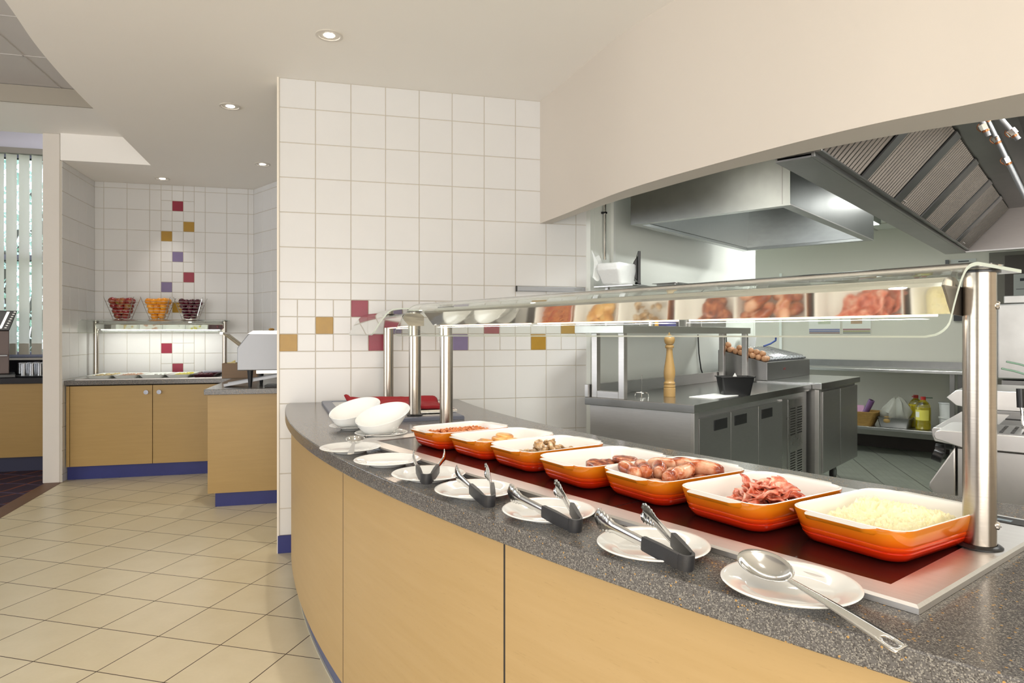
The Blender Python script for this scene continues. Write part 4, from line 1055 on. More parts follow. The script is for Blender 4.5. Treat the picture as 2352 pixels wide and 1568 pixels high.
# cable, conduit and trunking on the white kitchen wall
b = MB(); b.tube([(1.46, -0.012, 1.25), (1.475, -0.012, 1.1), (1.51, -0.014, 0.97), (1.53, -0.03, 0.90)], 0.005, 8)
tag(b.build('power_cable', M_black, loc=KW(0, 0), rz=KR), 'black cable hanging down the white kitchen wall', 'cable')
b = MB(); b.tube([(2.0, -0.012, 1.28), (2.02, -0.012, 1.1)], 0.005, 8)
tag(b.build('power_cable', M_black, loc=KW(0, 0), rz=KR), 'short black cable near the corner of the white kitchen wall', 'cable')
o = ktag(MB().cyl((0, 0, 0), (0, 0, 0.42), 0.010, 12), 'wall_pipe', M_chrome, 'silver foil-wrapped pipe high on the kitchen wall left of the hood', 'pipe', 0.085, 0.02, 1.74, rz=0)
MB().box(-0.012, -0.012, 0.30, 0.012, 0.02, 0.312).build('pipe_clip', M_black, o, smooth=0)
ktag(MB().box(0, -0.02, 0, 0.025, 0, 0.46), 'cable_trunking', mat('white_trunking', lin('#e9ebe6'), 0.4), 'white vertical cable trunking beside the silver pipe', 'trunking', 0.19, 0.001, 1.72, smooth=0)
# paper towel dispenser shape + blue brush by the corner
ktag(MB().lathe([(0, 0), (0.05, 0), (0.06, 0.02), (0.07, 0.10), (0.0, 0.11)], 20), 'towel_dispenser', mat('white_plastic', lin('#e4e6e3'), 0.35), 'white wall dispenser beyond the topping unit', 'dispenser', 2.30, 0.09, 1.13)
b = MB(); b.tube([(0, 0, 0), (0.07, -0.03, 0.02), (0.12, -0.06, 0.05), (0.125, -0.06, 0.075)], 0.008, 8)
ktag(b, 'blue_brush', mat('blue_brush_plastic', lin('#1d3a7a'), 0.4), 'blue handled brush behind the topping unit', 'brush', 2.27, 0.24, 1.15)

# first extraction hood (open box)
hd = kthing('extraction_hood', 'large square stainless steel extraction hood over the prep counter', 'extraction hood', 0.11, 1.19, 1.95)
W_, D_ = 1.80, 0.99
b = MB()
o_ = [(0, 0), (W_, 0), (W_, D_), (0, D_)]
def rr(q, z): return [(x+(q if x == 0 else -q), y+(q if y == 0 else -q), z) for x, y in o_]
b.rings([rr(0, 0), rr(0, 0.468)], True); b.rings([rr(0, 0), rr(0.055, 0.0), rr(0.055, 0.02), rr(0.06, 0.02), rr(0.09, 0.40)], True, False, True)
b.build('hood_shell', M_khood, hd, smooth=0)
MB().box(0.6, 0.3, 0.385, 1.2, 0.42, 0.400).build('hood_fill_panel', M_panel, hd, smooth=0)  # glowing panel and light added inside the hood to brighten the prep counter
area('hood_fill_light', KW(1.01, 0.83, 2.325), 0.5, 0.12, 9, COOL, (0, 0, KR))
MB().box(-0.002, -0.002, 0.0, W_+0.002, 0.0, 0.006).build('edge_trim', M_frame, hd, smooth=0)
for sx in (0.02,): MB().box(-0.0015, 0.04, 0.01, 0.0, 0.045, 0.46).build('seam', M_dsteel, hd, smooth=0)
# second extraction canopy with baffle filters
cn = kthing('extraction_canopy', 'long extraction canopy with dark baffle filters above the cooking range', 'extraction canopy', 0, 0, 0)
a0, a1 = -0.85, 3.2
b = MB(); b.box(a0, -1.592, 1.945, a1, -1.455, 1.952); b.box(a0, -1.462, 1.952, a1, -1.455, 2.41); b.build('drip_flange', M_dsteel, cn, smooth=0)
b = MB(); b.box(a0, -1.607, 1.945, a1, -1.592, 1.995); b.box(a0, -1.632, 1.962, a1, -1.607, 1.970); b.build('gutter_rail', M_dsteel, cn, smooth=0, bevel=0.002)
import itertools
y0f, z0f, y1f, z1f = -1.615, 1.965, -1.90, 2.28
L_f = math.hypot(y1f-y0f, z1f-z0f)
def fpnt(a, s_, n_): # along a, up the slope s_, offset out of the plane
    ty, tz = (y1f-y0f)/L_f, (z1f-z0f)/L_f
    return Vector((a, y0f+ty*s_+(-tz)*n_, z0f+tz*s_+ty*n_))
M_baffle = steel('baffle_steel', (0.15, 0.135, 0.12), 0.4, (1, 1, 30), 0.1)
M_div = steel('filter_frame_steel', (0.30, 0.30, 0.30), 0.4, (30, 1, 1), 0.12)
mods = [(-0.85, -0.25), (-0.15, 0.42), (0.56, 1.12), (1.26, 1.82), (1.96, 2.50), (2.62, 3.18)]
b = MB(); V = [fpnt(a0, 0, -0.012), fpnt(a1, 0, -0.012), fpnt(a1, L_f, -0.012), fpnt(a0, L_f, -0.012)]; b.face(V)
V2 = [fpnt(a0, 0, -0.02), fpnt(a1, 0, -0.02), fpnt(a1, L_f, -0.02), fpnt(a0, L_f, -0.02)]; b.face(V2); b.build('filter_backing', M_gap, cn, smooth=0)
prev = a0
for (m0, m1) in mods:
    if m0 > prev + 0.01:
        b = MB(); b.rings([[fpnt(prev+0.004, 0.0, 0.0), fpnt(m0-0.004, 0.0, 0.0), fpnt(m0-0.004, L_f, 0.0), fpnt(prev+0.004, L_f, 0.0)], [fpnt(prev+0.004, 0.0, 0.008), fpnt(m0-0.004, 0.0, 0.008), fpnt(m0-0.004, L_f, 0.008), fpnt(prev+0.004, L_f, 0.008)]], True, True, True)
        b.build('plain_panel', M_div, cn, smooth=0)
    prev = m1
    b = MB(); nb = int((m1-m0)/0.043)
    for k in range(nb):
        x = m0 + 0.006 + (m1-m0-0.012)*(k+0.5)/nb; w2 = 0.009
        A_ = [fpnt(x-w2, 0.005, -0.006), fpnt(x-w2+0.004, 0.005, 0.004), fpnt(x+w2-0.004, 0.005, 0.004), fpnt(x+w2, 0.005, -0.006)]
        B_ = [fpnt(x-w2, L_f-0.005, -0.006), fpnt(x-w2+0.004, L_f-0.005, 0.004), fpnt(x+w2-0.004, L_f-0.005, 0.004), fpnt(x+w2, L_f-0.005, -0.006)]
        b.rings([A_, B_], True, True, True)
    f_ = b.build('baffle_filter', M_baffle, cn, smooth=0)
MB().box(a0, -1.60, 1.96, a0+0.01, -1.455, 2.41).build('near_end_panel', M_dsteel, cn, smooth=0)
b = MB(); b.box(a0, -2.06, 2.285, a1, -1.895, 2.292); b.build('ridge_panel', M_dsteel, cn, smooth=0)
b = MB(); b.prism([(-2.06, 2.29), (-2.12, 2.405), (-3.3, 2.405), (-3.3, 2.412), (-2.055, 2.412)], a0, a1, axis='x'); b.build('canopy_roof', M_dsteel, cn, smooth=0)
b = MB(); b.prism([(-1.455, 1.945), (-3.3, 1.945), (-3.3, 2.412), (-1.455, 2.412)], a1, a1+0.02, axis='x'); b.build('end_panel', steel('pinkish_steel', (0.46, 0.42, 0.40), 0.4), cn, smooth=0)
b = MB(); b.box(a1-0.03, -3.3, 1.945, a1, -1.60, 1.957); b.build('end_lip', M_frame, cn, smooth=0)
for a_, in ((0.55,), (2.75,)):
    b = MB(); b.tube([(a_, -1.600, 1.985), (a_, -1.640, 1.985), (a_+0.09, -1.640, 1.985), (a_+0.09, -1.600, 1.985)], 0.004, 8); b.build('handle', M_chrome, cn)
# suppression pipes with copper rings, hanging from the canopy
def pipe(label, pts, rings):
    o = kthing('suppression_pipe', label, 'pipe', 0, 0, 0)
    b = MB(); b.tube(pts, 0.0105, 12); b.build('tube', M_alu, o)
    for q in rings:
        b = MB(); c = Vector(pts[0]).lerp(Vector(pts[-1]), q); d = (Vector(pts[-1])-Vector(pts[0])).normalized()
        b.cyl(c-d*0.012, c+d*0.012, 0.017, 6); n_ = b.build('fitting', M_chrome, o, smooth=0)
        b = MB(); b.cyl(c+d*0.014, c+d*0.022, 0.013, 16); b.build('copper_ring', mat('copper', (0.55, 0.22, 0.10), 0.3, 1.0), n_)
        b = MB(); b.tube([c+Vector((0.0, 0.01+0.014*math.sin(t_/9*PI), -0.02+0.04*t_/9)) for t_ in range(10)], 0.0018, 6); b.build('copper_loop', MATS['copper'], n_)
pipe('longest silver pipe with copper ringed fittings under the canopy', [(-0.02, -2.062, 2.22), (0.1, -2.20, 1.85)], [0.05, 0.30, 0.55])
pipe('short silver pipe with copper rings, leftmost of three under the canopy', [(-0.35, -2.055, 2.20), (-0.3, -2.105, 2.05)], [0.1, 0.75])
pipe('silver pipe with a copper ringed end slanting to the right under the canopy', [(-0.25, -2.095, 2.20), (-0.2, -2.195, 2.04)], [0.15, 0.8])
# kitchen ceiling light
cl = kthing('ceiling_light_fitting', 'boxed fluorescent light on the kitchen ceiling beyond the hood', 'light', 3.1, 0.75, 2.33)
MB().box(0, -0.1, 0, 0.6, 0.1, 0.082).build('housing', M_khood, cl, smooth=0)
MB().box(0.02, -0.09, -0.004, 0.58, 0.09, 0.0).build('diffuser', M_panel, cl, smooth=0)

# cooking range: three units side by side, seen from the near end
def range_unit(name, label, cat, a, w_, prof, back=2.95):
    o = kthing(name, label, cat, a, 0, 0)
    pts = [(-p[0], p[1]) for p in prof] + [(-back, prof[-1][1]), (-back, prof[0][1])]
    MB().prism(pts, 0, w_, axis='x').build('unit_body', M_frame, o, smooth=30, bevel=0.003)
    return o
def nose(b0, z, r=0.022, n=8):
    return [(b0 + r - r*math.cos(R(90)*0 + PI*(k/n)-PI/2) , z + r*math.sin(PI*k/n-PI/2)) for k in range(n+1)]
g1 = range_unit('griddle', 'stainless steel griddle unit, nearest of the cooking range', 'griddle', -0.9, 0.29, [(2.09, 0.868), (2.035, 0.885)] + [(2.011+0.02-0.02*math.cos(t), 0.902+0.02*math.sin(t)) for t in (R(-40), R(-10), R(20), R(50), R(90))])
b = MB(); b.prism([(-2.072, 0.868), (-1.998, 0.738), (-1.996, 0.722), (-2.006, 0.706), (-2.03, 0.700), (-2.072, 0.692)], 0.004, 0.286, axis='x'); b.build('lower_fascia', M_frame, g1, smooth=30, bevel=0.004)
MB().box(0.01, -2.93, 0.08, 0.28, -2.078, 0.867).build('lower_cabinet', M_frame, g1, smooth=0, bevel=0.003)
MB().box(-0.003, -2.94, 0.865, 0.0, -2.08, 0.869).build('seam', M_gap, g1, smooth=0)
gp = MB().box(0.015, -2.9, 0.922, 0.275, -2.16, 0.926).build('grill_plate', M_dsteel, g1, smooth=0)
b = MB()
for k in range(9):
    for j in range(3): b.box(0.03+0.075*j, -2.20-0.03*k, 0.9262, 0.09+0.075*j, -2.19-0.03*k, 0.9270)
b.build('slots', M_gap, gp, smooth=0)
kn = MB().cyl((0.25, -2.0, 0.79), (0.25, -1.97, 0.80), 0.022, 20).build('control_knob', M_black, g1)
g2_ = range_unit('range_unit', 'stainless steel cooking unit just beyond the griddle', 'range', -0.59, 0.70, [(2.05, 0.83), (1.965, 0.84), (1.957, 0.86), (1.956, 0.885), (1.962, 0.893)])
MB().box(0.01, -2.93, 0.08, 0.69, -2.06, 0.83).build('lower_cabinet', M_ksteel, g2_, smooth=0)
for k in range(3): MB().cyl((0.06+0.2*k, -1.99, 0.80), (0.06+0.2*k, -1.96, 0.80), 0.024, 20).build('control_knob', M_black, g2_)
for k in range(2):
    b = MB(); b.box(0.1+0.3*k, -2.6, 0.893, 0.35+0.3*k, -2.15, 0.905); b.build('burner_grate', M_black, g2_, smooth=0, bevel=0.004)
g3 = range_unit('fryer', 'stainless steel fryer with a pointed front edge beyond the cooking unit', 'fryer', 0.2, 0.5, [(2.0, 0.90), (1.93, 0.912), (1.89, 0.948), (1.93, 0.985), (2.0, 0.99)])
MB().box(0.01, -2.93, 0.08, 0.49, -1.99, 0.90).build('lower_cabinet', M_ksteel, g3, smooth=0)
gp = kthing('salamander_grill', 'tall stainless steel grill cabinet behind the gantry post', 'grill', 1.2, 0, 0)
MB().box(0, -2.9, 0.99, 0.6, -1.998, 1.43).build('grill_body', M_steelh, gp, smooth=0, bevel=0.01)
MB().box(0.0, -2.0, 1.0, 0.55, -1.985, 1.415).build('door_seal', M_black, gp, smooth=0)
MB().box(0.0, -2.6, 1.431, 0.02, -2.03, 1.475).build('top_plate', M_steelh, gp, smooth=0, bevel=0.004)
MB().box(0.0, -2.9, 0.08, 0.6, -2.02, 0.985).build('stand', M_dsteel, gp, smooth=0)
for k, (dz, lab) in enumerate(((0.0, 'upper green wire tool sticking out at the right edge of the photo'), (-0.035, 'lower green wire tool sticking out at the right edge of the photo'))):
    b = MB(); b.tube([(0, 0, 0), (0.02, -0.05, -0.012), (0.04, -0.16, -0.05)], 0.005, 8)
    ktag(b, 'green_wire_tool', mat('green_wire', lin('#6f8a76'), 0.4, 0.3), lab, 'handle', 0.55, 2.095-0.02*k, 1.115+dz, smooth=60)
ladle = kthing('turner', 'black handled turner standing on the griddle at the right edge', 'turner', -0.70, 2.243, 0.928)
MB().tube([(0, 0, 0), (0, 0.004, 0.06), (0, 0.006, 0.07)], 0.004, 8).build('blade_stem', M_chrome, ladle)
MB().cyl((0, 0.006, 0.07), (0, 0.008, 0.135), 0.012, 12).build('grip', M_black, ladle)

# far steel table with lower shelf
ft = kthing('steel_table', 'long stainless steel wall table at the back of the kitchen', 'table', 4.10, 1.50, 0)
MB().box(0, 0, 0.865, 0.59, 2.6, 0.895).build('tabletop', M_steelh, ft, smooth=0, bevel=0.003)
MB().box(0.575, 0.03, 0.895, 0.59, 2.6, 0.965).build('upstand', M_dsteel, ft, smooth=0)
MB().box(0.0, 0.10, 0.262, 0.56, 2.6, 0.292).build('lower_shelf', M_steelh, ft, smooth=0, bevel=0.003)
for x, y in ((0.02, 0.10), (0.52, 0.10), (0.02, 2.3), (0.52, 2.3)): MB().box(x, y, 0, x+0.04, y+0.04, 0.262 if False else 0.865).build('leg', M_dsteel, ft, smooth=0)
SZ = 0.2925
def oil_bottle(label, a, bb, cap_rot, with_label):
    o = kthing('oil_bottle', label, 'bottle', a, bb, SZ, 'large oil bottles on the lower shelf')
    body = [(0, 0), (0.062, 0), (0.070, 0.008), (0.070, 0.06), (0.067, 0.065), (0.070, 0.07), (0.070, 0.20), (0.066, 0.235), (0.048, 0.270), (0.026, 0.290), (0.022, 0.300)]
    MB().lathe(body, 32, cap1=False).build('bottle_body', M_bottle, o, smooth=60)
    lv = 0.225 if with_label else 0.235
    MB().lathe([(0, 0.003), (0.060, 0.003), (0.0675, 0.010), (0.0675, lv), (0, lv)], 32).build('oil', mat('yellow_oil', lin('#cdbb20'), 0.15), o, smooth=60)
    MB().cyl((0, 0, 0.298), (0, 0, 0.33), 0.024, 20).build('cap', mat('red_plastic', lin('#a3221c'), 0.4), o)
    m = Matrix.Rotation(cap_rot, 4, 'Z'); b = MB(); b.box(0.02, -0.008, 0.315, 0.085, 0.008, 0.322, m); b.build('handle_tab', mat('red_plastic', (0, 0, 0)) if not with_label else mat('green_plastic', lin('#2b4a33'), 0.5), o, smooth=0)
    if with_label:
        b = MB(); rs = []
        for z in (0.095, 0.20): rs.append([(0.0712*math.cos(t), 0.0712*math.sin(t), z) for t in [R(215-KR*57.3+ -60 + 8*k) for k in range(15)]])
        b.rings(rs, False); l_ = b.build('paper_label', mat('yellow_label', lin('#d8cf5a'), 0.5), o, smooth=60)
        b = MB(); rs = []
        for z in (0.125, 0.18): rs.append([(0.0716*math.cos(t), 0.0716*math.sin(t), z) for t in [R(215-KR*57.3 - 55 + 6*k) for k in range(7)]])
        b.rings(rs, False); b.build('label_patch', mat('white_label', lin('#dfe0d2'), 0.5), l_, smooth=60)
    return o
oil_bottle('oil bottle behind the other one, with a red pull-out cap', 4.42, 1.02, R(170), False)
oil_bottle('oil bottle with a yellow label in front of the other one', 4.25, 1.115, R(-60), True)
tb = MB()
for z0, z1, r_ in ((0, 0.11, 0.068), (0.112, 0.235, 0.068)): tb.lathe([(0, z0), (r_-0.006, z0), (r_, z1-0.012), (r_+0.005, z1-0.012), (r_+0.005, z1), (0, z1)], 28)
ktag(MB().lathe([(0, 0), (0.062, 0), (0.068, 0.105), (0.074, 0.106), (0.074, 0.12), (0, 0.12)], 28), 'white_tub', MATS['white_plastic'], 'lower white plastic tub on the low shelf right of the oil bottles', 'tub', 4.45, 1.29, SZ)
ktag(MB().lathe([(0, 0), (0.062, 0), (0.068, 0.135), (0.074, 0.136), (0.074, 0.15), (0, 0.15)], 28), 'white_tub', MATS['white_plastic'], 'upper white plastic tub stacked on the other tub', 'tub', 4.45, 1.29, SZ+0.1205)
b = MB(); rs = [[(p[0], p[1], z) for p in rrect(hx, hy, 0.02, 3)] for hx, hy, z in ((0.11, 0.13, 0), (0.125, 0.15, 0.095), (0.135, 0.16, 0.097), (0.135, 0.16, 0.10), (0.12, 0.145, 0.10), (0.105, 0.125, 0.004))]
b.rings(rs, True, True, True); ktag(b, 'roasting_tin', M_dsteel, 'dark steel roasting tin on the low shelf', 'roasting tin', 4.30, 0.86, SZ, smooth=30)
M_film = mat('clear_film', lin('#c9c9bd'), 0.3, Alpha=0.42, bump=0.6, bscale=60, bdist=0.004)
b = MB(); rs = []
for z, r_ in ((0.05, 0.10), (0.10, 0.12), (0.14, 0.12), (0.19, 0.10), (0.24, 0.08), (0.275, 0.05), (0.285, 0.02)):
    rs.append([(r_*(1+0.7*noise.noise(Vector((math.cos(t)*2.5, math.sin(t)*2.5, z*9))))*math.cos(t), r_*(1+0.7*noise.noise(Vector((math.cos(t)*2.5, math.sin(t)*2.5, z*9))))*math.sin(t), z+0.05*noise.noise(Vector((math.cos(t)*2, math.sin(t)*2, 7)))*(z > 0.08)) for t in [2*PI*k/30 for k in range(30)]])
b.rings(rs, True, True, False); ktag(b, 'plastic_bag', M_film, 'clear plastic bag standing in the roasting tin', 'bag', 4.31, 0.86, SZ+0.002, smooth=70)
ktag(MB().ball((0, 0, 0.05), 0.05, 2, (1.1, 1.1, 0.8)), 'bread_roll', mat('bread_crust', lin('#a5874d'), 0.6), 'pale bread roll inside the clear bag in the roasting tin', 'bread', 4.22, 0.80, SZ+0.02)
# wicker basket with rolls of film
b = MB(); M_wick = mat('wicker', lin('#8f6f33'), 0.7, var=0.25, vscale=40)
for k in range(13):
    z = 0.006 + 0.0115*k; hx = 0.09 + 0.0035*k; hy = 0.105 + 0.005*k
    b.tube([(p[0]*(1+0.02*(i % 2)), p[1]*(1+0.02*(i % 2)), z) for i, p in enumerate(rrect(hx, hy, 0.03, 5))], 0.0065, 6, True)
b.prism(rrect(0.088, 0.10, 0.03, 4), 0.0, 0.006)
bk = kthing('wicker_basket', 'wicker basket with a purple film roll on the low shelf', 'basket', 4.24, 0.55, SZ)
b.build('basket_weave', M_wick, bk, smooth=60)
fr_ = kthing('film_roll', 'purple cardboard roll of film leaning in the wicker basket', 'roll', 4.20, 0.60, SZ+0.10)
b = MB(); b.cyl((0, 0.02, 0), (-0.02, -0.06, 0.17), 0.03, 20); b.build('roll_body', mat('purple_card', lin('#6a4a72'), 0.5, var=0.2, vscale=15), fr_)
b = MB(); b.cyl((-0.0201, -0.0602, 0.1705), (-0.0203, -0.0608, 0.1725), 0.016, 16); b.build('core_hole', M_gap, fr_)
ktag(MB().box(-0.004, 0, 0, 0.004, 0.10, 0.11), 'pink_card', mat('pink_card', lin('#c79ab6'), 0.6), 'pink card with a dark border standing in the basket', 'card', 4.20, 0.58, SZ+0.10, smooth=0)
# pictures / calendars on the far wall
def calendar(label, b0, b1, c1, cs):
    o = kthing('wall_calendar', label, 'calendar', 4.695, b0, 1.255)
    MB().box(-0.004, -(b1-b0), 0, 0.004, 0, 0.24).build('sheet', mat('calendar_paper', lin('#dcdcd4'), 0.6), o, smooth=0)
    for k, c in enumerate(cs): MB().box(-0.0055, -(b1-b0)+0.004, 0.008+0.02*k, -0.0045, -0.004, 0.024+0.02*k).build('colour_band', mat('band_' + c.strip('#'), lin(c), 0.6), o, smooth=0)
    MB().box(-0.0055, -(b1-b0)*0.7, 0.12, -0.0045, -(b1-b0)*0.3, 0.18).build('picture', mat('picture_' + c1.strip('#'), lin(c1), 0.6, var=0.3, vscale=60), o, smooth=0)
calendar('left wall calendar with blue and red bands on the back wall', -0.13, 0.215, '#b9c0a6', ['#6c4a4a', '#59648c', '#6b6fa0'])
calendar('right wall calendar with brown picture on the back wall', 0.24, 0.535, '#a98a6a', ['#6d6f6a', '#8d8b5a', '#8d5a62'])
ktag(MB().box(-0.004, -0.22, 0, 0.0, 0, 0.11), 'wall_notice', mat('grey_notice', lin('#c9cbc6'), 0.6), 'pale notice with dark heading on the back wall, left of the door', 'notice', 4.695, 1.29, 1.925, smooth=0)
ktag(MB().box(-0.03, -0.03, 0, 0.0, 0, 0.07), 'black_switch', M_black, 'small black box beside the pale notice on the back wall', 'switch', 4.695, 1.245, 1.965, smooth=0)
ktag(MB().box(-0.04, -0.10, 0, 0.0, 0, 0.07), 'black_socket_box', M_black, 'black box on the back wall behind the gantry post', 'box', 4.695, 1.32, 1.395, smooth=0)
ktag(MB().box(-0.003, -0.17, 0, 0.0, 0, 0.27), 'door_notice', mat('grey_notice2', lin('#a8aaa6'), 0.6), 'grey notice fixed on the dark door', 'notice', 4.652, 1.82, 1.58, smooth=0)
# aluminium rail on the tiled wall
rl = thing('note_rail', 'aluminium note rail fixed on the white tiled wall', 'rail', (1.063, 4.0135, 1.521))
MB().box(0, -0.012, 0, 0.455, 0.0, 0.031).build('rail_body', M_alu, rl, smooth=0, bevel=0.003)
MB().box(-0.004, -0.014, -0.002, 0.004, 0.002, 0.033).build('end_cap', M_black, rl, smooth=0)
MB().box(0.38, -0.0128, 0.007, 0.43, -0.0121, 0.024).build('maker_plate', mat('dull_plate', lin('#8f9190'), 0.5), rl, smooth=0)

for o in [q for q in bpy.data.objects if q.name in ('wall_notice', 'door_notice')]:
    w_, h_ = (0.22, 0.11) if o.name == 'wall_notice' else (0.17, 0.27)
    b = MB(); b.box(-0.0046, -w_*0.72, h_*0.74, -0.0040, -w_*0.30, h_*0.84)
    b.build('heading', mat('dark_print', lin('#3c3e42'), 0.7), o, smooth=0)
    b = MB(); b.box(-0.0046, -w_*0.88, h_*0.44, -0.0040, -w_*0.12, h_*0.46)
    b.build('printed_line', MATS['dark_print'], o, smooth=0)
# ------------------------------------------------------------------ salad bar in the alcove
sb = thing('salad_bar_cabinet', 'maple two-door cabinet of the far buffet below the fruit baskets', 'cabinet', (-2.27, 6.47, 0))
MB().box(0, 0.022, 0.118, 1.33, 0.70, 0.81).build('carcass', M_darkgap, sb, smooth=0)
MB().box(0.0, 0.0, 0.118, 0.024, 0.02, 0.808).build('side_strip', M_wood2, sb, smooth=0)
for (x0, x1, kx) in ((0.028, 0.668, 0.622), (0.673, 1.33, 0.726)):
    d = MB().box(x0, 0.0, 0.118, x1, 0.02, 0.808).build('door', M_wood2, sb, smooth=0, bevel=0.001)
    b = MB(); q = Matrix.Translation((kx, 0.0, 0.747)) @ Matrix.Rotation(R(90), 4, 'X'); b.lathe([(0, 0), (0.008, 0), (0.008, 0.012), (0.019, 0.016), (0.019, 0.022), (0, 0.023)], 24, q); b.build('door_knob', mat('grey_knob', lin('#b3b7c4'), 0.4, 0.3), d)
MB().box(-0.005, 0.04, 0.0, 1.40, 0.06, 0.118).build('kickboard', M_blue, sb, smooth=0)
b = MB(); b.prism([(-2.279, 6.445), (-0.945, 6.445), (-0.945, 5.165), (-0.15, 5.165), (-0.15, 5.93), (-0.865, 7.165), (-2.279, 7.165)], 0.818, 0.858)
tag(b.build('far_worktop', M_counter, smooth=0, bevel=0.003), 'L-shaped grey speckled worktop of the far buffet', 'worktop')
sw = thing('chilled_well', 'steel-edged chilled well set in the far worktop', 'food well', (-2.215, 6.50, 0.8585))
frame_mb(1.20, 0.62, 0.04, 0.04, 0.04, 0.05, 0, 0.008).build('surround', M_frame, sw, smooth=25)
MB().box(0.04, 0.04, 0.001, 1.16, 0.57, 0.004).build('well_base', M_steelh, sw, smooth=0)
# five pans
M_pan = mat('white_food_pan', lin('#eef0ea'), 0.2)
pan_items = [('white pan of pale fruit, leftmost in the far chilled well', M_pan, '#d7c28d'), ('white pan of pinkish salad, second from the left in the far chilled well', M_pan, '#cfa98f'),
    ('white empty-looking pan in the middle of the far chilled well', M_pan, '#e3e3dc'), ('white pan of yellow melon, fourth in the far chilled well', M_pan, '#e3d85a'), ('dark red berry tray, rightmost in the far chilled well', mat('berry_tray', lin('#4a2830'), 0.3), '#7a2f3c')]
for k, (lab, m_, fc) in enumerate(pan_items):
    x = -2.06 + 0.213*k
    p_ = thing('food_pan', lab, 'food pan', (x, 6.80, 0.8635), 0, 'food pans in the far chilled well'); 
    b = MB(); rs = [[(p[0], p[1], z) for p in rrect(hx, hy, 0.02, 3)] for hx, hy, z in ((0.08, 0.21, 0), (0.10, 0.235, 0.026), (0.104, 0.24, 0.028), (0.098, 0.232, 0.028), (0.078, 0.205, 0.006))]
    b.rings(rs, True, True, True); b.build('pan_body', m_, p_, smooth=30)
    b = MB(); rq = random.Random(k)
    for j in range(46 if k != 2 else 6): b.ball((rq.uniform(-0.06, 0.06), rq.uniform(-0.18, 0.18), 0.014+rq.uniform(0, 0.008)), rq.uniform(0.010, 0.018), 1, (1, 1, 0.7))
    f_ = b.build('pan_food', mat('pan_food_' + fc.strip('#'), lin(fc), 0.3, var=0.15, vscale=30), loc=(x, 6.80, 0.8640), smooth=60)
    tag(f_, ['pale fruit pieces', 'pinkish salad pieces', 'few pale pieces', 'yellow melon pieces', 'dark red berries'][k] + ' in the ' + ['leftmost', 'second', 'middle', 'fourth', 'rightmost'][k] + ' pan of the far chilled well', 'food', kind='stuff')
b = MB(); b.box(-0.09, -0.03, 0, 0.09, 0.03, 0.02, Matrix.Rotation(R(18), 4, 'Z')); 
tag(b.build('yogurt_cup_pile', mat('pale_wrapper', lin('#c9cad6'), 0.4, var=0.25, vscale=60), loc=(-1.165, 6.82, 0.892), bevel=0.008, smooth=40), 'pale wrapped packets at the right end of the far chilled well', 'packets')
# salad bar gantry
sg = thing('salad_bar_gantry', 'glass sneeze guard with white light over the far buffet', 'serving gantry', (-2.21, 7.0, 0.8668))
hz = 0.8668
post('post', sg, 0.0, 0, 0, 1.385-hz, 0.022); post('post', sg, 1.117, 0, 0, 1.385-hz, 0.022)
gg = glass_sheet([(x, z-hz) for x, z in guard_profile(-0.36, 0.1, 1.266, 1.388)], 1.19); g_o = gg.build('glass_guard', [M_glass, M_gedge], sg, smooth=50); g_o.location = (-0.04, 0, 0); g_o.rotation_euler = (0, 0, 0)
# the sheet runs along local y: turn it so that it runs along x with its low edge towards the room
g_o.rotation_euler = (0, 0, R(-90)); g_o.scale = (-1, 1, 1); g_o.location = (-0.04, 0.0, 0)
lb = light_box(-0.05, 0.04, 0.0, 1.10, 1.300-hz, 1.352-hz).build('lamp_housing', M_chrome, sg, smooth=25); lb.rotation_euler = (0, 0, R(-90)); lb.scale = (-1, 1, 1); lb.location = (0.01, 0, 0)
MB().cyl((0.04, 0.012, 1.2975-hz), (1.07, 0.012, 1.2975-hz), 0.0045, 12).build('light_tube', M_tube, sg)
area('salad_bar_light', (-1.65, 6.98, 1.284), 1.0, 0.04, 1.8, (0.96, 1.0, 0.94))

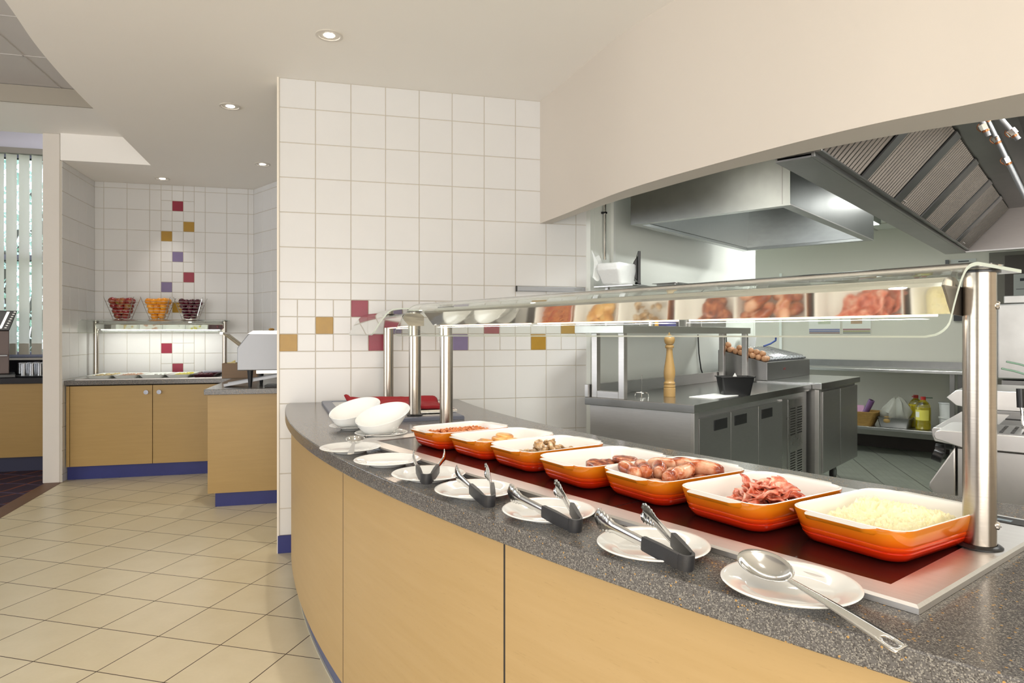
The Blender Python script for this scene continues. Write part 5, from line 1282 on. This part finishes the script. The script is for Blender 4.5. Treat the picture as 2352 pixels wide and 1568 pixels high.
# fruit baskets of chromed wire
FZ = 1.3925
def basket(label, x, g):
    o = thing('wire_fruit_basket', label, 'fruit basket', (x, 6.88, FZ), 0, 'wire fruit baskets on the far gantry')
    b = MB()
    H_ = 0.195
    def hw(z): return 0.062 + 0.058*z/H_
    rings_ = [0.002, 0.03, 0.055, 0.082, 0.11, 0.138, 0.165]
    for z in rings_:
        q = hw(z); b.tube([(p[0], p[1], z) for p in rrect(q, q*0.9, 0.015, 3)], 0.0016, 5, True)
    b.build('wire_rings', M_chrome, o, smooth=60)
    for sx in (-1, 1):
        for sy in (-1, 1):
            c = MB(); c.tube([(sx*0.062, sy*0.055, 0.002), (sx*hw(H_), sy*hw(H_)*0.9, H_), (sx*(hw(H_)+0.006), sy*hw(H_)*0.9, H_+0.012)], 0.0026, 6); c.build('corner_wire', M_chrome, o)
    return o
def fruit_fill(name, cat, lab, grp, m_, x, r_, seed):
    rq = random.Random(seed); f0 = None
    for z, n_, q in ((0.033, 2, 0.030), (0.078, 3, 0.045), (0.122, 3, 0.055), (0.166, 4, 0.066)):
        if True:
            for i in range(n_):
                for j in range(n_ if n_ < 4 else 3):
                    sx = (-1 + 2*i/(n_-1))*q; sy = (-1 + 2*j/max(1, (n_ if n_ < 4 else 3)-1))*q*0.85
                    L = (x+sx+rq.uniform(-0.004, 0.004), 6.88+sy+rq.uniform(-0.004, 0.004), FZ+z+rq.uniform(-0.004, 0.006))
                    rot = (rq.uniform(-1, 1), rq.uniform(-1, 1), rq.uniform(0, 6)); sc = r_/0.03*rq.uniform(0.92, 1.05)
                    if f0 is None:
                        f0 = MB(); f0.lathe([(0, 0.022), (0.006, 0.0275), (0.014, 0.029), (0.024, 0.022), (0.030, 0.006), (0.029, -0.006), (0.023, -0.02), (0.012, -0.029), (0.004, -0.0285), (0, -0.026)], 20) if name == 'apple' else f0.ball((0, 0, 0), 0.03, 3, (1, 1, 0.94))
                        f0 = f0.build(name, m_, loc=L, smooth=80); f0.rotation_euler = rot; f0.scale = (sc,)*3; tag(f0, lab, cat, grp)
                    else: dup(f0, L, rot=rot, scale=sc)
M_apple = food_mat('red_green_apple', [(0.30, lin('#8a8a2c')), (0.42, lin('#96502c')), (0.52, lin('#8a1f24'))], 14, 0.2, 30)
M_orange = food_mat('orange_peel', [(0.35, lin('#e08a12')), (0.6, lin('#f0a01c')), (0.75, lin('#c8b320'))], 8, 0.35, 220)
M_plum = food_mat('dark_plum', [(0.35, lin('#3a0d1e')), (0.6, lin('#5c1428')), (0.75, lin('#7a1f2c'))], 12, 0.2, 40)
basket('wire basket of red and green apples, leftmost of the three', -1.955, 0); fruit_fill('apple', 'apple', 'red and green apple in the leftmost wire basket', 'apples in the wire basket', M_apple, -1.955, 0.031, 1)
basket('wire basket of oranges, middle of the three', -1.652, 1); fruit_fill('orange', 'orange', 'orange in the middle wire basket', 'oranges in the wire basket', M_orange, -1.652, 0.033, 2)
basket('wire basket of dark plums, rightmost of the three', -1.374, 2); fruit_fill('plum', 'plum', 'dark red plum in the rightmost wire basket', 'plums in the wire basket', M_plum, -1.374, 0.029, 3)

# ------------------------------------------------------------------ toaster peninsula
pn = thing('peninsula_cabinet', 'maple cabinet with blue kickboard under the toaster', 'cabinet', (-0.925, 5.195, 0))
MB().box(0, 0, 0.104, 0.75, 0.70, 0.8175).build('side_panel', M_wood2, pn, smooth=0, bevel=0.001)
MB().box(0.045, 0.035, 0, 0.75, 0.70, 0.104).build('kickboard', M_blue, pn, smooth=0)
ts = thing('conveyor_toaster', 'silver conveyor toaster on black legs, partly behind the tiled wall', 'toaster', (-0.74, 5.30, 0.8585))
prof = [(0.0, 0.125), (0.0, 0.295), (0.075, 0.395), (0.115, 0.42), (0.55, 0.42), (0.55, 0.125)]
MB().prism(prof, 0, 0.36, axis='y').build('toaster_body', M_alu, ts, smooth=0, bevel=0.006)
MB().prism([(0.07, 0.397), (0.112, 0.423), (0.55, 0.423), (0.55, 0.395)], -0.004, 0.0, axis='y').build('top_trim', M_frame, ts, smooth=0)
b = MB(); b.tube([(0.02, 0.05, 0.315), (-0.06, 0.05, 0.375), (-0.105, 0.05, 0.405)], 0.004, 6); b.box(-0.12, 0.0, 0.395, -0.10, 0.30, 0.41, ); b.build('feed_rack', M_chrome, ts, smooth=30)
b = MB()
for k in range(6): b.tube([(0.012, 0.02+0.055*k, 0.305), (-0.11, 0.02+0.055*k, 0.405)], 0.003, 6)
b.build('rack_wires', M_chrome, ts)
for x, y in ((0.085, 0.04), (0.135, 0.30), (0.48, 0.04), (0.48, 0.30)):
    MB().cyl((x, y, 0.0), (x, y, 0.125), 0.012, 12, 0.022).build('leg', M_black, ts)
MB().box(0.13, 0.02, 0.10, 0.5, 0.34, 0.125).build('base_tray', M_frame, ts, smooth=0)
b = MB(); q = Matrix.Translation((0, 0, 0.0)) @ Matrix.Rotation(R(-10), 4, 'Y'); b.box(-0.12, 0.0, 0.02, 0.42, 0.2, 0.026, q); b.box(-0.12, 0.0, 0.026, 0.42, 0.006, 0.04, q); b.box(-0.12, 0.194, 0.026, 0.42, 0.2, 0.04, q)
tag(b.build('toast_chute', M_alu, loc=(-0.72, 5.36, 0.8620), smooth=0), 'sloping silver chute under the toaster', 'chute')
cr_ = thing('wooden_crate', 'dark wooden crate of small packets behind the toaster', 'crate', (-1.03, 6.45, 0.8585))
for (x0, y0, x1, y1) in ((0, 0, 0.30, 0.012), (0, 0.20, 0.30, 0.212), (0, 0.012, 0.012, 0.20), (0.288, 0.012, 0.30, 0.20)): MB().box(x0, y0, 0, x1, y1, 0.135).build('side_board', M_crate, cr_, smooth=0, bevel=0.001)
MB().box(0.012, 0.012, 0, 0.288, 0.2, 0.1).build('crate_base', M_crate, cr_, smooth=0)
rq = random.Random(9); pk = None
for k in range(22):
    L = (-1.03+rq.uniform(0.03, 0.27), 6.45+rq.uniform(0.03, 0.18), 0.8585+0.112+rq.uniform(0, 0.03)); rot = (rq.uniform(-.5, .5), rq.uniform(-.5, .5), rq.uniform(0, 3))
    if pk is None: pk = MB().box(-0.02, -0.014, -0.007, 0.02, 0.014, 0.007).build('condiment_packet', mat('yellow_white_packet', lin('#d9c98a'), 0.4, var=0.3, vscale=40), loc=L, bevel=0.003); pk.rotation_euler = rot; tag(pk, 'small condiment packet in the dark wooden crate', 'packet', 'condiment packets in the crate')
    else: dup(pk, L, rot=rot)
ktag_ = tag(MB().box(0, 0, 0, 0.30, 0.22, 0.012).build('serving_tray', M_black, loc=(-0.55, 5.28, 0.8590), smooth=0, bevel=0.003), 'black tray on the peninsula under the toaster', 'tray')
rq = random.Random(4)
b = MB()
for k in range(9): b.ball((rq.uniform(0, 0.14), rq.uniform(0, 0.1), rq.uniform(0.008, 0.02)), 0.013, 1, (1.3, 1, 0.8))
tag(b.build('bread_crumbs', mat('toasted_bread', lin('#c9974a'), 0.7), loc=(-0.54, 5.42, 1.2790), smooth=60), 'golden bread pieces on top of the toaster', 'bread', kind='stuff')

# ------------------------------------------------------------------ left drinks counter by the window
lc = thing('drinks_counter', 'maple fronted drinks counter below the window blinds', 'counter', (-2.44, 7.0, 0))
MB().box(-3.2, 0.0, 0.135, 0.0, 0.58, 0.805).build('front_panel', m_wood('maple_veneer_dark', lin('#8f7038'), lin('#a5854c')), lc, smooth=0)
MB().box(-3.2, 0.05, 0.0, 0.0, 0.58, 0.135).build('kickboard', M_dblue, lc, smooth=0)
MB().box(-3.2, -0.03, 0.805, 0.0, 0.60, 0.858).build('countertop', mat('black_worktop', lin('#1e1e22'), 0.2), lc, smooth=0, bevel=0.003)
MB().box(-3.2, 0.60, 0.858, 0.0, 0.63, 1.0).build('upstand', MATS['black_worktop'], lc, smooth=0)
cm = thing('coffee_machine', 'dark coffee machine with a slanted button panel at the left edge', 'coffee machine', (-3.02, 7.12, 0.8585), R(23))
MB().box(-0.35, 0.02, 0.03, 0.055, 0.36, 0.43).build('machine_body', mat('brown_grey_metal', lin('#5b4c48'), 0.4, 0.2), cm, smooth=0, bevel=0.006)
MB().prism([(-0.35, 0.43), (0.055, 0.43), (0.115, 0.615), (-0.35, 0.615)], 0.0, 0.30, axis='y').build('control_head', M_black, cm, smooth=0, bevel=0.006)
MB().prism([(-0.02, 0.45), (-0.002, 0.45), (0.058, 0.605), (0.038, 0.605)], -0.004, 0.0, axis='y').build('light_bar', emis('panel_light', (1, 0.97, 0.85), 1.2), cm, smooth=0)
for k in range(8):
    b = MB(); x = 0.018 + 0.0098*1.0*k; z = 0.452 + 0.0208*k; b.box(x, -0.006, z, x+0.018, 0.0, z+0.010); b.build('button', mat('silver_button', lin('#d8d8d4'), 0.3, 0.5), cm, smooth=0, bevel=0.002)
MB().box(-0.04, -0.06, 0.195, 0.04, 0.02, 0.207).build('spout_lever', M_alu, cm, smooth=0, bevel=0.002)
MB().box(-0.3, -0.10, 0.0, 0.10, 0.40, 0.03).build('drip_tray', M_black, cm, smooth=0, bevel=0.004)
gtray = tag(MB().lathe([(0, 0), (0.24, 0), (0.25, 0.012), (0.24, 0.012), (0, 0.008)], 40).build('round_tray', M_black, loc=(-2.70, 7.24, 0.8585)), 'black tray under the upturned glasses', 'tray')
gl0 = None; k = 0
for i in range(6):
    for j in range(5):
        x = -2.90 + 0.067*i + 0.02*(j % 2); y = 7.10 + 0.066*j
        if math.hypot(x+2.70, y-7.24) > 0.215: continue
        if gl0 is None:
            b = MB(); b.lathe([(0.030, 0), (0.027, 0.118), (0.0, 0.120)], 16, cap0=False, cap1=False); b.lathe([(0.0285, 0), (0.0255, 0.112), (0, 0.113)], 16, cap0=False, cap1=False); b.rings([[(0.030*math.cos(2*PI*q/16), 0.030*math.sin(2*PI*q/16), 0) for q in range(16)], [(0.0285*math.cos(2*PI*q/16), 0.0285*math.sin(2*PI*q/16), 0) for q in range(16)]])
            gl0 = b.build('drinking_glass', M_cup, loc=(x, y, 0.8712), smooth=60); tag(gl0, 'upturned clear glass on the tray by the window', 'glass', 'upturned glasses on the tray')
        else: dup(gl0, (x, y, 0.8712))
# vertical blinds
hr_ = thing('vertical_blind_rail', 'grey head rail carrying the vertical blinds', 'blind rail', (-3.4, 7.58, 3.035))
MB().box(-1.6, -0.03, 0, 1.1, 0.03, 0.055).build('rail_body', mat('grey_rail', lin('#8f8880'), 0.5), hr_, smooth=0)
M_blind = mat('blind_fabric', lin('#d9d9cc'), 0.8, Transmission_Weight=0.0, bump=0.1, bscale=300)
m = bpy.data.materials.new('translucent_blind'); t = NT(m)
tr_ = t.new('ShaderNodeBsdfTranslucent'); tr_.inputs[0].default_value = (*lin('#e6e3dc'), 1); mx = t.new('ShaderNodeMixShader'); mx.inputs[0].default_value = 0.4
t.b.inputs['Base Color'].default_value = (*lin('#d6d6ca'), 1); t.b.inputs['Roughness'].default_value = 0.8
out = [n_ for n_ in t.n if n_.type == 'OUTPUT_MATERIAL'][0]; t.link(t.b.outputs[0], mx.inputs[1]); t.link(tr_.outputs[0], mx.inputs[2]); t.link(mx.outputs[0], out.inputs[0])
M_tblind = m
bl = None
for k in range(10):
    x = -2.915 - 0.1095*k
    lab = 'pale vertical blind slat hanging in the window'
    if bl is None:
        bl = thing('blind_slat', lab, 'blind', (x, 7.58, 1.055), 0, 'vertical blind slats')
        b = MB(); b.grid(6, 30, lambda i, j: Vector((-0.0425+0.085*i, 0.012*math.sin(i*PI)+0.02*(i-0.5), 1.975*j))); b.build('fabric', M_tblind, bl, smooth=80)
        MB().box(-0.042, -0.012, 0.0, 0.042, 0.016, 0.11).build('bottom_weight', mat('weight_pocket', lin('#cdc8bb'), 0.8), bl, smooth=0)
    else: dup(bl, (x, 7.58, 1.055), 0)
# greenery outside the window
m_leaf = food_mat('outdoor_leaf', [(0.3, lin('#7fa79c')), (0.5, lin('#b0d0c8')), (0.7, lin('#e6f2ee'))], 3, 0.6, 10, 0)
rq = random.Random(21)
def shrub(name, label, cat, cx_, cy_, h_, n_, kind=None):
    o = thing(name, label, cat, (cx_, cy_, 0))
    b = MB()
    for k in range(n_):
        a_ = rq.uniform(0, 2*PI); r_ = rq.uniform(0, 1)**0.5*1.6; z = rq.uniform(0.3, h_)
        c = Vector((r_*math.cos(a_), r_*math.sin(a_)*0.7, z)); u_ = Vector((rq.uniform(-1, 1), rq.uniform(-1, 1), rq.uniform(-1, 1))).normalized()*0.05; w_ = u_.cross(Vector((rq.uniform(-1, 1), rq.uniform(-1, 1), rq.uniform(-1, 1)))).normalized()*0.03
        b.face([c-u_, c+w_, c+u_, c-w_])
    b.build('foliage', m_leaf, o, smooth=0, weld=False)
    b = MB()
    for k in range(9): b.tube([(0.1*math.cos(k), 0.1*math.sin(k), 0), (0.5*math.cos(k*2.1), 0.4*math.sin(k*1.7), h_*0.5), (1.3*math.cos(k*2.3), 0.7*math.sin(k*1.9), h_*0.98)], 0.03, 6, rad=[0.05, 0.03, 0.01])
    b.build('branches', mat('bark', lin('#57544e'), 0.9), o)
shrub('garden_tree', 'leafy tree outside the window, seen between the blinds', 'tree', -4.6, 11.2, 4.6, 6000)
shrub('garden_tree', 'second leafy tree outside the window, farther to the left', 'tree', -7.6, 12.4, 4.8, 2500)
struct('floor', MB().box(-14, 7.95, -0.3, 2, 30, -0.05), mat('garden_grass', lin('#6f8f4f'), 0.9, var=0.2, vscale=2), smooth=0)
